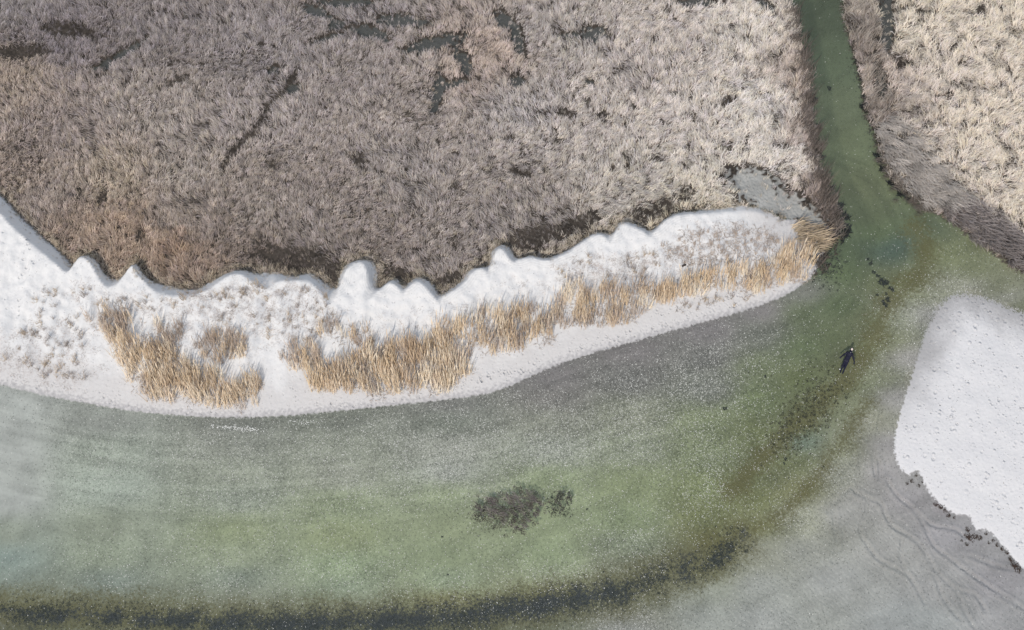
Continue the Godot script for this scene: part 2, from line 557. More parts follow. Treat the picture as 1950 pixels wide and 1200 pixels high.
# ------------------------------------------------------------------ ground
# what lies on the river bed and the wet sand: picture point, colour as it is seen there with depth darkening included, how thickly shells lie (0 to 9)
const BED := [
	0, 780, 164, 168, 166, 1, 0, 860, 164, 168, 166, 0, 0, 950, 164, 168, 166, 0, 0, 1020, 142, 150, 138, 1, 0, 1062, 130, 146, 142, 2, 0, 1100, 122, 134, 128, 2, 0, 1140, 112, 116, 100, 2, 60, 1168, 112, 116, 100, 2, 0, 1192, 112, 114, 105, 2, 200, 800, 138, 142, 138, 3,
	200, 860, 148, 156, 146, 5, 200, 930, 154, 164, 154, 4, 200, 1000, 140, 148, 132, 2, 200, 1060, 140, 150, 132, 4, 200, 1110, 122, 134, 128, 4, 200, 1150, 112, 116, 100, 3, 200, 1175, 112, 116, 100, 2, 200, 1197, 112, 116, 100, 2, 450, 812, 120, 123, 119, 5, 450, 850, 138, 142, 134, 6,
	450, 900, 148, 154, 141, 5, 450, 950, 138, 146, 134, 6, 450, 1010, 140, 150, 118, 3, 450, 1060, 145, 155, 130, 4, 450, 1100, 130, 141, 130, 5, 450, 1140, 124, 130, 116, 4, 450, 1165, 112, 116, 100, 3, 450, 1192, 112, 116, 100, 2, 650, 800, 118, 122, 116, 5, 650, 850, 138, 143, 132, 6,
	650, 905, 144, 148, 137, 6, 650, 960, 138, 149, 121, 5, 650, 1020, 140, 150, 115, 3, 650, 1080, 140, 155, 125, 5, 650, 1122, 134, 148, 128, 5, 650, 1150, 112, 116, 100, 4, 650, 1175, 112, 116, 100, 2, 650, 1196, 112, 116, 100, 2, 850, 772, 124, 124, 124, 5, 850, 800, 118, 124, 116, 6,
	850, 850, 148, 151, 143, 8, 850, 902, 148, 152, 146, 8, 850, 938, 138, 149, 120, 4, 850, 1000, 138, 148, 118, 2, 850, 1060, 136, 148, 118, 2, 850, 1110, 140, 155, 130, 5, 850, 1140, 122, 122, 88, 5, 850, 1168, 112, 116, 100, 3, 850, 1196, 112, 116, 100, 2, 1050, 718, 120, 117, 120, 3,
	1050, 760, 117, 115, 115, 6, 1050, 800, 133, 136, 126, 7, 1050, 860, 148, 153, 143, 8, 1050, 912, 138, 150, 118, 4, 1050, 1000, 138, 150, 118, 2, 1050, 1060, 136, 150, 118, 3, 1050, 1100, 139, 150, 126, 7, 1050, 1126, 118, 118, 82, 6, 1050, 1150, 112, 116, 100, 3, 1050, 1192, 112, 116, 100, 3,
	1200, 668, 128, 124, 127, 3, 1200, 720, 112, 112, 112, 7, 1200, 790, 130, 134, 120, 8, 1200, 850, 137, 144, 126, 7, 1200, 920, 134, 145, 110, 3, 1200, 990, 132, 145, 112, 4, 1200, 1040, 124, 134, 114, 8, 1200, 1076, 112, 116, 100, 6, 1200, 1106, 112, 116, 100, 3, 1200, 1140, 112, 116, 100, 4,
	1200, 1172, 130, 130, 116, 6, 1200, 1197, 150, 152, 150, 6, 1350, 630, 130, 126, 130, 3, 1350, 680, 118, 118, 118, 7, 1350, 740, 115, 118, 114, 9, 1350, 800, 124, 134, 104, 6, 1350, 860, 124, 134, 104, 8, 1350, 930, 122, 132, 94, 7, 1350, 980, 112, 119, 82, 5, 1350, 1030, 102, 103, 66, 4,
	1350, 1058, 112, 116, 100, 2, 1350, 1092, 130, 132, 106, 2, 1350, 1120, 150, 155, 145, 2, 1350, 1180, 152, 156, 152, 2, 1450, 592, 128, 124, 128, 2, 1450, 640, 114, 117, 112, 6, 1450, 700, 110, 120, 94, 5, 1450, 760, 108, 121, 88, 5, 1450, 820, 106, 114, 80, 6, 1450, 868, 101, 108, 80, 4,
	1450, 905, 101, 108, 80, 5, 1450, 950, 112, 118, 80, 5, 1450, 1000, 118, 121, 84, 4, 1450, 1048, 150, 152, 138, 2, 1450, 1120, 155, 158, 155, 2, 1450, 1180, 155, 158, 157, 2, 1530, 556, 118, 119, 116, 2, 1530, 600, 100, 112, 86, 3, 1530, 660, 99, 113, 84, 3, 1530, 720, 97, 107, 74, 3,
	1530, 772, 101, 108, 80, 2, 1520, 812, 101, 108, 80, 3, 1536, 838, 100, 118, 110, 3, 1530, 880, 107, 114, 79, 4, 1530, 930, 118, 120, 84, 5, 1530, 985, 146, 149, 132, 6, 1530, 1050, 153, 155, 150, 2, 1600, 480, 82, 96, 76, 1, 1600, 520, 94, 109, 80, 1, 1600, 580, 92, 107, 79, 2,
	1600, 640, 94, 105, 79, 2, 1600, 700, 94, 101, 74, 2, 1600, 745, 101, 108, 80, 2, 1605, 790, 114, 121, 94, 3, 1600, 850, 134, 137, 112, 5, 1600, 900, 149, 151, 140, 5, 1600, 980, 155, 155, 155, 1, 1600, 1100, 158, 160, 160, 1, 1545, -150, 77, 88, 75, 1, 1560, 30, 79, 90, 77, 1,
	1575, 120, 91, 104, 86, 1, 1595, 200, 98, 109, 89, 1, 1610, 280, 101, 112, 89, 1, 1640, 350, 100, 109, 86, 1, 1650, 410, 96, 106, 84, 1, 1680, 440, 99, 114, 84, 1, 1715, 475, 76, 96, 92, 3, 1722, 462, 78, 98, 92, 3, 1758, 478, 101, 108, 80, 2, 1800, 485, 124, 131, 97, 3,
	1850, 520, 118, 125, 94, 2, 1900, 550, 114, 119, 91, 2, 1945, 582, 118, 122, 96, 2, 2150, 610, 118, 122, 96, 2, 1700, 540, 101, 108, 80, 2, 1742, 532, 101, 108, 80, 3, 1668, 606, 101, 108, 80, 2, 1648, 662, 101, 108, 80, 2, 1692, 652, 130, 135, 106, 5, 1722, 602, 140, 145, 126, 6,
	1742, 562, 136, 141, 116, 6, 1790, 545, 146, 148, 132, 6, 1850, 545, 150, 150, 140, 5, 1920, 568, 146, 146, 142, 4, 1760, 600, 150, 148, 150, 4, 1730, 680, 154, 151, 152, 4, 1700, 760, 159, 156, 158, 2, 1690, 850, 152, 149, 152, 1, 1650, 800, 147, 147, 135, 4, 1642, 730, 119, 127, 100, 4,
	1622, 770, 130, 136, 108, 4, 1662, 720, 130, 135, 112, 5, 1680, 900, 154, 151, 155, 1, 1720, 950, 150, 147, 152, 1, 1800, 1020, 148, 146, 152, 1, 1900, 1110, 146, 144, 150, 1, 1940, 1170, 148, 148, 152, 1, 1800, 1120, 152, 152, 154, 1, 1700, 1050, 156, 156, 156, 1, 1650, 950, 155, 154, 154, 1,
	1750, 1180, 152, 156, 158, 1, 2100, 1250, 148, 148, 152, 1, 1400, 1400, 150, 154, 152, 2, 600, 1400, 112, 116, 100, 2, -300, 860, 164, 168, 166, 0, -300, 1050, 130, 144, 140, 2, -300, 1180, 112, 116, 100, 2]

var t_bed := []
var t_fields := []
var t_colors := []
var t_bumps := []
var prints := []
var print_rows := []
const SEEN_TO_OWN := 0.72     # seen brightness in the photograph to base colour

func bed_list() -> Array:
	var out := []
	for i in range(0, BED.size(), 6):
		var p := ground_at(BED[i], BED[i + 1], -0.15)
		var seen := Color(lin(BED[i + 2]), lin(BED[i + 3]), lin(BED[i + 4]))
		var g := seen.r * 0.3 + seen.g * 0.55 + seen.b * 0.15
		seen = seen.lerp(Color(g, g, g), 0.2) * 1.05
		seen = Color(seen.r * 1.0, seen.g * 1.005, seen.b * 0.98)
		# taken off: the sky's gleam and the haze of the water itself, which come back when it is drawn
		out.append([Vector2(p.x, p.z), maxf(seen.r - 0.022, 0.008) / 0.72, maxf(seen.g - 0.027, 0.008) / 0.72, maxf(seen.b - 0.030, 0.006) / 0.72, BED[i + 5] / 9.0])
	return out

func lay_prints() -> void:
	# dents and lumps in the sand: place, radius, depth (negative is a lump)
	var r := RandomNumberGenerator.new()
	r.seed = 40
	for p in [[34, 571], [35, 582], [34, 590], [33, 598], [48, 497], [52, 512], [44, 524], [38, 530], [58, 470], [62, 478], [66, 500], [70, 505], [12, 447], [57, 460]]:
		prints.append([ground_at(p[0], p[1], 0.7), 0.1, 0.8])
	for trail in [[790, 742, 1040, 703, 60], [880, 728, 1010, 700, 26], [600, 775, 830, 752, 50], [160, 770, 420, 788, 40], [1150, 650, 1420, 575, 60], [1250, 600, 1420, 560, 40], [1000, 690, 1180, 640, 26], [20, 720, 240, 768, 30]]:
		for k in trail[4]:
			var t := r.randf()
			prints.append([ground_at(lerpf(trail[0], trail[2], t) + r.randfn(0, 6), lerpf(trail[1], trail[3], t) + r.randfn(0, 6), 0.15), r.randf_range(0.06, 0.11), r.randf_range(0.3, 0.8)])
	for k in 1300:
		var q := ground_at(r.randf_range(1715, 2000), r.randf_range(570, 1080), 0.2)
		if at(f_bar, q.x, q.z) > 0.3:
			prints.append([q, 0.035 + 0.13 * pow(r.randf(), 2.5), r.randf_range(-1.0, 0.9)])
	for k in 1100:
		var q := ground_at(r.randf_range(-40, 1000), r.randf_range(380, 760), 0.6)
		if at(f_dune, q.x, q.z) > 0.5 and at(f_crest, q.x, q.z) > 0.9:
			prints.append([q, r.randf_range(0.04, 0.09), r.randf_range(-0.5, 0.7)])
	print_rows.resize(TEX_H)
	for i in TEX_H: print_rows[i] = []
	for p in prints:
		var z_from := int((p[0].z - p[1] * 1.6 - Z0) / SPAN_Z * TEX_H)
		var z_to := int((p[0].z + p[1] * 1.6 - Z0) / SPAN_Z * TEX_H)
		for row in range(maxi(0, z_from), mini(TEX_H, z_to + 1)):
			print_rows[row].append(p)

# small channels that drain the wet sand, as picture lines
const RILLS := [[1645, 845, 1640, 885, 1632, 920, 1628, 935, 1655, 950, 1680, 960, 1690, 985, 1703, 1005, 1730, 1020, 1755, 1040, 1768, 1060, 1790, 1095, 1825, 1125, 1860, 1135, 1880, 1165],
	[1655, 950, 1650, 980, 1640, 1010, 1655, 1040, 1675, 1065, 1700, 1080, 1730, 1095, 1745, 1115, 1765, 1150], [1590, 955, 1592, 1000, 1598, 1030, 1590, 1070], [1632, 920, 1600, 950, 1580, 975],
	[1690, 915, 1710, 945, 1740, 970, 1760, 1000, 1780, 1040, 1805, 1060, 1830, 1080, 1880, 1115, 1950, 1160], [1740, 970, 1775, 1000, 1820, 1010, 1840, 1025], [1720, 1030, 1718, 1060, 1724, 1085], [1675, 880, 1678, 910, 1674, 940], [1825, 1125, 1840, 1165, 1870, 1215], [1768, 1060, 1760, 1080], [1850, 1060, 1900, 1080, 1930, 1085],
	[1700, 700, 1690, 740, 1680, 780, 1672, 830, 1665, 870, 1668, 905], [1785, 1100, 1800, 1140, 1830, 1180]]
var f_rill := PackedFloat32Array()

func texture_row(row: int) -> void:
	var r := RandomNumberGenerator.new()
	r.seed = 5000 + row
	var bytes := PackedByteArray()
	bytes.resize(TEX_W * 3)
	var bumps := PackedFloat32Array()
	bumps.resize(TEX_W)
	var z := Z0 + SPAN_Z * (row + 0.5) / TEX_H
	var dune: PackedFloat32Array = t_fields[0]
	var crest: PackedFloat32Array = t_fields[1]
	var shore: PackedFloat32Array = t_fields[2]
	var bar: PackedFloat32Array = t_fields[3]
	var marsh: PackedFloat32Array = t_fields[4]
	var east: PackedFloat32Array = t_fields[5]
	var pools: PackedFloat32Array = t_fields[6]
	var rill: PackedFloat32Array = t_fields[7]
	var deep: PackedFloat32Array = t_fields[8]
	var trough: PackedFloat32Array = t_fields[9]
	var brown: PackedFloat32Array = t_fields[10]
	var b0: PackedFloat32Array = t_bed[0]
	var b1: PackedFloat32Array = t_bed[1]
	var b2: PackedFloat32Array = t_bed[2]
	var b3: PackedFloat32Array = t_bed[3]
	for col in TEX_W:
		var i := row * TEX_W + col
		var x := X0 + SPAN_X * (col + 0.5) / TEX_W
		var n1 := noise_a.get_noise_2d(x * 1.3 + 40.0, z * 1.3)
		var n2 := noise_b.get_noise_2d(x * 1.9, z * 1.9 + 70.0)
		var grain := r.randf()
		var cr := 0.0
		var cg := 0.0
		var cb := 0.0
		var bump := 0.5
		var sd := dune[i] + n2 * 0.10
		var sb := bar[i] + n2 * 0.14 + (grain - 0.5) * 0.5 * ss(4.0, -1.0, z)
		var land := maxf(marsh[i], east[i])
		var sandy := ss(-0.04, 0.05, maxf(sd, sb))
		if sandy < 1.0 and land < 0.6:
			var shells := b3[i]
			var n3 := noise_c.get_noise_2d((x * 0.4 + z * 0.92) * 5.0, (x * 0.92 - z * 0.4) * 0.9)
			# streaks of finer and coarser gravel that follow the shore
			if shore[i] < 8.9: n3 = lerpf(1.3 * noise_c.get_noise_2d(shore[i] * 9.0 + n1 * 0.6, x * 0.7 + z * 0.3), n3, ss(6.0, 8.9, shore[i]))
			var k := SEEN_TO_OWN * (1.0 + n3 * 0.18 + n1 * 0.2 + n2 * (0.08 + 0.16 * shells) + (grain - 0.5) * (0.08 + 0.62 * shells))
			cr = b0[i] * k
			cg = b1[i] * k
			cb = b2[i] * k
			var s := r.randf()
			if s < shells * shells * 0.10:
				var w := 0.35 + 0.65 * r.randf()
				cr = lerpf(cr, 0.62, w)
				cg = lerpf(cg, 0.62, w)
				cb = lerpf(cb, 0.58, w)
			elif s > 1.0 - shells * 0.11 - 0.004:
				cr *= 0.45
				cg *= 0.45
				cb *= 0.45
			# ragged ribbons of weed, with the depth darkening of the trough painted in
			if brown[i] < 2.5 or trough[i] < 4.0:
				var ragged := n1 * 0.55 + n2 * 0.5 + (r.randf() - 0.5) * 0.9
				var w1 := maxf(0.75 * ss(1.15, 0.1, brown[i] + ragged), 0.75 * ss(1.9, 0.5, trough[i] + ragged))
				cr = lerpf(cr, 0.098 * (0.8 + 0.4 * grain), w1)
				cg = lerpf(cg, 0.088 * (0.8 + 0.4 * grain), w1)
				cb = lerpf(cb, 0.030 * (0.8 + 0.4 * grain), w1)
				var w2 := 0.95 * ss(1.05, 0.1, trough[i] + ragged * 1.0 + 0.9 * ss(5.0, 15.0, x) * (0.6 + n1) + 0.55 * ss(-14.0, -24.0, x) * (0.6 + n1))
				cr = lerpf(cr, 0.024 * (0.6 + 0.8 * grain), w2)
				cg = lerpf(cg, 0.028 * (0.6 + 0.8 * grain), w2)
				cb = lerpf(cb, 0.037 * (0.6 + 0.8 * grain), w2)
			bump = 0.5 + (grain - 0.5) * 0.08 * shells
			# ripples of the wet sand flat
			if x > 8.0 and z > 4.0 and bar[i] < 0.0:
				var flat := ss(1.0, 3.0, deep[i]) * ss(-0.7, -2.5, bar[i])
				bump += flat * 0.11 * sin((x * 0.75 - z * 0.62 + n1 * 0.5) * 19.0) * (0.45 + n2)
			elif z > 8.0 and absf(x - 3.0) < 14.0:
				bump += 0.05 * sin((x * 0.95 + z * 0.3 + n1 * 0.6) * 22.0) * ss(0.7, 0.2, shells)
			bump -= (0.32 + 0.5 * n1) * ss(0.15, 0.0, rill[i] + n2 * 0.04) - 0.22 * ss(0.2, 0.0, absf(rill[i] - 0.24))
		if sandy < 1.0 and land > -0.3:
			if true:
				var m := ss(-0.25, 0.1, land + n2 * 0.3)
				var k2 := (0.75 + 0.5 * n1 + 0.4 * n2 + 0.4 * grain)
				var er := 0.052 * k2
				var eg := 0.043 * k2
				var eb := 0.036 * k2
				var p := ss(-0.05, 0.2, pools[i])
				var silt := 1.0 if x > 14.0 and x < 26.0 and z < -4.0 and z > -13.0 else 0.0
				er = lerpf(er, lerpf(0.07, 0.38, silt) * (0.9 + 0.3 * n1), p)
				eg = lerpf(eg, lerpf(0.068, 0.375, silt) * (0.9 + 0.3 * n1), p)
				eb = lerpf(eb, lerpf(0.068, 0.365, silt) * (0.9 + 0.3 * n1), p)
				cr = lerpf(cr, er, m)
				cg = lerpf(cg, eg, m)
				cb = lerpf(cb, eb, m)
				bump = lerpf(bump, 0.5 + n2 * 0.3, m)
		if sandy > 0.0:
			var wr := 0.665
			var wg := 0.660
			var wb := 0.660
			if sd > sb:
				# dry white sand up on the dune, greyer and stained by the river on the beach
				var low := ss(3.4, 1.0, shore[i] + n1 * 1.2)
				wr = lerpf(wr, 0.560, low)
				wg = lerpf(wg, 0.545, low)
				wb = lerpf(wb, 0.540, low)
				var edge := ss(0.55, 0.0, shore[i] + n2 * 0.35)
				wr = lerpf(wr, 0.40, edge)
				wg = lerpf(wg, 0.39, edge)
				wb = lerpf(wb, 0.395, edge)
				if crest[i] < 1.0 and x > -13.0 and x < 12.0:
					var band := sin((crest[i] + n1 * 0.06) * 42.0) * ss(0.05, 0.25, crest[i]) * ss(1.25, 0.7, crest[i])
					bump += band * 0.03
					var slip_tone := 1.0 - 0.11 * maxf(0.0, band) - 0.08 * ss(0.5, 0.0, crest[i] + n2 * 0.3)  # strata bands, and slightly darker towards the foot line
					wr *= slip_tone
					wg *= slip_tone
					wb *= slip_tone
			else:
				var wet := ss(2.8, 0.0, sb + n1 * 0.7) * ss(9.0, 2.0, z + n1)
				wr = lerpf(wr * 0.93, 0.37, wet)
				wg = lerpf(wg * 0.93, 0.365, wet)
				wb = lerpf(wb * 0.945, 0.37, wet)
			var g := 1.0 + (grain - 0.5) * 0.05 + n2 * 0.03
			var s2 := r.randf()
			if s2 < 0.004: g *= 0.6
			cr = lerpf(cr, wr * g, sandy)
			cg = lerpf(cg, wg * g, sandy)
			cb = lerpf(cb, wb * g, sandy)
			bump = lerpf(bump, bump + n2 * 0.09 + (grain - 0.5) * 0.05, sandy)
		bytes[col * 3] = int(255.0 * pow(clampf(cr, 0.0, 1.0), 1.0 / 2.2) + r.randf())  if cr < 0.99 else 255
		bytes[col * 3 + 1] = int(255.0 * pow(clampf(cg, 0.0, 1.0), 1.0 / 2.2) + 0.5)
		bytes[col * 3 + 2] = int(255.0 * pow(clampf(cb, 0.0, 1.0), 1.0 / 2.2) + 0.5)
		bumps[col] = bump
	for p in print_rows[row]:
		var rad: float = p[1] * 1.6
		for col in range(maxi(0, int((p[0].x - rad - X0) / SPAN_X * TEX_W)), mini(TEX_W, int((p[0].x + rad - X0) / SPAN_X * TEX_W) + 2)):
			var x := X0 + SPAN_X * (col + 0.5) / TEX_W
			var q: float = Vector2(x - p[0].x, z - p[0].z).length() / p[1]
			if q < 1.6:
				bumps[col] += 0.6 * p[2] * (-ss(1.0, 0.3, q) + 0.25 * ss(0.6, 1.1, q) * ss(1.6, 1.1, q))
	t_colors[row] = bytes
	t_bumps[row] = bumps

func build_ground() -> void:
	lay_prints()
	var bed := spread(bed_list(), 192, 120, 0.55)
	for b in bed: t_bed.append(widened(b, 192, 120))
	var lines := PackedVector2Array()
	f_rill.resize(NX * NZ)
	f_rill.fill(0.9)
	for l in RILLS:
		var d := near_line(curve(plan(l, 0.0)))
		for i in d: f_rill[i] = minf(f_rill[i], minf(d[i], 0.9))
	for f in [f_dune, f_crest, f_shore, f_bar, f_marsh, f_east, pool, f_rill, f_deep, f_trough, f_brown]:
		var capped: PackedFloat32Array = f.duplicate()
		for i in capped.size(): capped[i] = clampf(capped[i], -9.0, 9.0)
		t_fields.append(widened(capped, NX, NZ))
	t_colors.resize(TEX_H)
	t_bumps.resize(TEX_H)
	var task := WorkerThreadPool.add_group_task(texture_row, TEX_H)
	WorkerThreadPool.wait_for_group_task_completion(task)
	var color_bytes := PackedByteArray()
	var bump_values := PackedFloat32Array()
	for row in TEX_H:
		color_bytes.append_array(t_colors[row])
		bump_values.append_array(t_bumps[row])
	var color_map := ImageTexture.create_from_image(Image.create_from_data(TEX_W, TEX_H, false, Image.FORMAT_RGB8, color_bytes))
	var bump_map := ImageTexture.create_from_image(Image.create_from_data(TEX_W, TEX_H, false, Image.FORMAT_RF, bump_values.to_byte_array()))
	t_fields.clear()
	t_bed.clear()
	t_colors.clear()
	t_bumps.clear()
	var m := StandardMaterial3D.new()
	m.albedo_texture = color_map
	m.roughness = 0.95
	m.metallic_specular = 0.25
	m.heightmap_enabled = true
	m.heightmap_texture = bump_map
	m.heightmap_scale = 12.0
	m.texture_repeat = false
	# one sheet, cut into the pieces of ground one can name
	var verts := PackedVector3Array()
	var normals := PackedVector3Array()
	var uvs := PackedVector2Array()
	verts.resize(NX * NZ)
	normals.resize(NX * NZ)
	uvs.resize(NX * NZ)
	for iz in NZ:
		for ix in NX:
			var i := iz * NX + ix
			verts[i] = Vector3(X0 + ix * STEP, height[i], Z0 + iz * STEP)
			var l := height[i - 1] if ix > 0 else height[i]
			var rr := height[i + 1] if ix < NX - 1 else height[i]
			var u := height[i - NX] if iz > 0 else height[i]
			var d := height[i + NX] if iz < NZ - 1 else height[i]
			normals[i] = Vector3((l - rr) / (2.0 * STEP), 1.0, (u - d) / (2.0 * STEP)).normalized()
			uvs[i] = Vector2(float(ix) * STEP / SPAN_X, float(iz) * STEP / SPAN_Z)
	var lists := [PackedInt32Array(), PackedInt32Array(), PackedInt32Array(), PackedInt32Array(), PackedInt32Array()]
	for iz in NZ - 1:
		for ix in NX - 1:
			var i := iz * NX + ix
			var which := 0
			if f_dune[i] > 0.0: which = 1
			elif f_bar[i] > 0.0: which = 2
			elif f_marsh[i] > 0.0: which = 3
			elif f_east[i] > 0.0: which = 4
			lists[which].append_array(PackedInt32Array([i, i + 1, i + NX, i + 1, i + NX + 1, i + NX]))
	var names := ["riverbed", "dune_ground", "sand_bar_ground", "marsh_ground", "far_bank_ground"]
	var labels := ["pale green and grey river bed strewn with shells under shallow water", "strip of white sand dunes with scalloped crest along the marsh", "white sand bar with dark wrack along its edge", "dark muddy ground under the grey brown reed marsh", "dark muddy ground under the cream reeds across the channel"]
	for k in 5:
		var seen := {}
		var v := PackedVector3Array()
		var n := PackedVector3Array()
		var t := PackedVector2Array()
		var idx := PackedInt32Array()
		var turn := PackedInt32Array()
		turn.resize(NX * NZ)
		turn.fill(-1)
		for i in lists[k]:
			if turn[i] < 0:
				turn[i] = v.size()
				v.append(verts[i])
				n.append(normals[i])
				t.append(uvs[i])
			idx.append(turn[i])
		var arrays := []
		arrays.resize(Mesh.ARRAY_MAX)
		arrays[Mesh.ARRAY_VERTEX] = v
		arrays[Mesh.ARRAY_NORMAL] = n
		arrays[Mesh.ARRAY_TEX_UV] = t
		arrays[Mesh.ARRAY_INDEX] = idx
		var mesh := ArrayMesh.new()
		mesh.add_surface_from_arrays(Mesh.PRIMITIVE_TRIANGLES, arrays)
		tag(shown(names[k], mesh, m), labels[k], "ground", "", "structure")
	# the land that goes on all round, out of the picture
	var st := SurfaceTool.new()
	st.begin(Mesh.PRIMITIVE_TRIANGLES)
	var x1 := X0 + SPAN_X
	var z1 := Z0 + SPAN_Z
	for q in [[-900.0, -900.0, 900.0, Z0], [-900.0, z1, 900.0, 900.0], [-900.0, Z0, X0, z1], [x1, Z0, 900.0, z1]]:
		for c in [[0, 1], [2, 1], [0, 3], [2, 1], [2, 3], [0, 3]]:
			st.set_normal(Vector3.UP)
			st.add_vertex(Vector3(q[c[0]], -0.3, q[c[1]]))
	var wide := matte(Color(0.12, 0.12, 0.10), 0.95)
	tag(shown("ground", st.commit(), wide), "bare silt plain that goes on all round the river mouth", "ground", "", "structure")

func near_line(line: PackedVector2Array) -> Dictionary:
	var out := {}
	for k in line.size() - 1:
		var a := line[k]
		var b := line[k + 1]
		var ab := b - a
		var len2 := maxf(ab.length_squared(), 1e-9)
		for iz in range(maxi(0, int((minf(a.y, b.y) - 1.2 - Z0) / STEP)), mini(NZ - 1, int((maxf(a.y, b.y) + 1.2 - Z0) / STEP) + 1)):
			for ix in range(maxi(0, int((minf(a.x, b.x) - 1.2 - X0) / STEP)), mini(NX - 1, int((maxf(a.x, b.x) + 1.2 - X0) / STEP) + 1)):
				var p := Vector2(X0 + ix * STEP, Z0 + iz * STEP) - a
				var e := (p - ab * clampf(p.dot(ab) / len2, 0.0, 1.0)).length()
				var i := iz * NX + ix
				if e < out.get(i, 1000.0): out[i] = e
	return out

# ------------------------------------------------------------------ water
func build_water() -> void:
	var m := StandardMaterial3D.new()
	m.transparency = BaseMaterial3D.TRANSPARENCY_ALPHA
	m.albedo_color = Color(0.42, 0.50, 0.40, 0.05)
	m.roughness = 0.06
	m.metallic_specular = 0.36
	m.cull_mode = BaseMaterial3D.CULL_DISABLED
	var rip := FastNoiseLite.new()
	rip.frequency = 0.02
	rip.seed = 77
	rip.fractal_octaves = 3
	var centre := ground_at(1616, 682, 0.0)
	# a sheet of water; round the swimmer it carries the rings that he makes
	var st := SurfaceTool.new()
	st.begin(Mesh.PRIMITIVE_TRIANGLES)
	var xs := []
	var zs := []
	for v in [-900.0, -300.0, -100.0, -48.0]: xs.append(v)
	for k in range(-30, 10): xs.append(float(k))
	for k in 220: xs.append(10.0 + k * 0.1)
	for v in [32.0, 40.0, 48.0, 100.0, 300.0, 900.0]: xs.append(v)
	for v in [-900.0, -300.0, -100.0, -34.0]: zs.append(v)
	for k in range(-26, -4): zs.append(float(k))
	for k in 140: zs.append(-4.0 + k * 0.1)
	for v in [10.0, 14.0, 20.0, 26.0, 60.0, 150.0, 400.0, 900.0]: zs.append(v)
	for z in zs:
		for x in xs:
			var d := Vector2(x - centre.x, z - centre.z).length()
			var h := 0.0
			if d < 5.0: h = 0.006 * sin(d * 9.0) * exp(-d * 0.55) * ss(5.0, 2.5, d)
			st.add_vertex(Vector3(x, h, z))
	var w := xs.size()
	for iz in zs.size() - 1:
		for ix in w - 1:
			var i := iz * w + ix
			for j in [i, i + 1, i + w, i + 1, i + w + 1, i + w]: st.add_index(j)
	st.generate_normals()
	tag(shown("water", st.commit(), m), "clear shallow green river water", "water", "", "structure")

# ------------------------------------------------------------------ reed marsh
# colour of the dead reeds as seen, bank overhang shade kept in: picture point, colour
const REEDS := [0, 0, 128, 121, 120, 100, 80, 120, 112, 113, 30, 140, 150, 136, 124, 300, 60, 125, 117, 115, 300, 200, 150, 140, 133, 500, 100, 136, 128, 126, 500, 220, 151, 141, 136, 100, 260, 140, 128, 122, 50, 325, 148, 134, 123, 205, 342, 160, 146, 131, 350, 330, 148, 138, 130, 250, 430, 143, 125, 110, 175, 440, 143, 125, 110, 230, 480, 143, 125, 110, 330, 470, 136, 115, 98, 380, 500, 128, 112, 100, 600, 400, 138, 128, 122, 480, 400, 140, 130, 123, 700, 460, 130, 120, 114, 800, 300, 146, 137, 132, 800, 200, 150, 140, 134, 900, 100, 162, 147, 137, 940, 90, 163, 147, 137, 870, 140, 156, 142, 133, 1000, 200, 160, 152, 148, 1100, 80, 160, 152, 146, 1100, 250, 165, 156, 150, 1000, 380, 145, 136, 130, 900, 420, 136, 127, 122, 1200, 130, 170, 160, 154, 1200, 330, 166, 158, 150, 1300, 60, 175, 165, 158, 1300, 250, 182, 172, 164, 1400, 50, 192, 182, 172, 1450, 200, 206, 196, 186, 1400, 330, 202, 192, 180, 1480, 300, 200, 190, 180, 1525, 150, 150, 138, 130, 1545, 260, 138, 126, 119, 1570, 370, 116, 104, 98, 1595, 430, 96, 88, 84, 1500, 390, 178, 166, 155, 1330, 380, 186, 176, 160, 60, 400, 138, 126, 118, 100, 360, 142, 130, 122, 120, 430, 140, 124, 112, 320, 415, 140, 128, 119, 400, 440, 136, 124, 116, 460, 480, 124, 112, 104, 1000, 60, 150, 142, 138, 800, 120, 148, 138, 132, 700, 120, 140, 131, 127, 700, 30, 138, 130, 128,
	1640, 100, 118, 108, 102, 1665, 60, 116, 108, 102, 1672, 130, 172, 158, 148, 1680, 220, 122, 112, 105, 1720, 60, 205, 192, 172, 1800, 100, 212, 197, 180, 1900, 50, 217, 202, 182, 1900, 250, 224, 208, 188, 1850, 330, 218, 203, 185, 1760, 320, 200, 186, 172, 1710, 250, 182, 170, 158, 1940, 380, 224, 208, 186, 1820, 415, 140, 128, 120, 1900, 470, 140, 130, 122, 1800, 345, 205, 190, 174, 1880, 400, 210, 195, 178]
const REED_GAIN := 1.4       # straw that shades itself is seen darker than it is

var reed_rgb := []
const RW := 96
const RH := 60

func reed_color(x: float, z: float) -> Color:
	var gx := clampi(int((x - X0) / SPAN_X * RW), 0, RW - 1)
	var gz := clampi(int((z - Z0) / SPAN_Z * RH), 0, RH - 1)
	var i := gz * RW + gx
	return Color(reed_rgb[0][i], reed_rgb[1][i], reed_rgb[2][i])

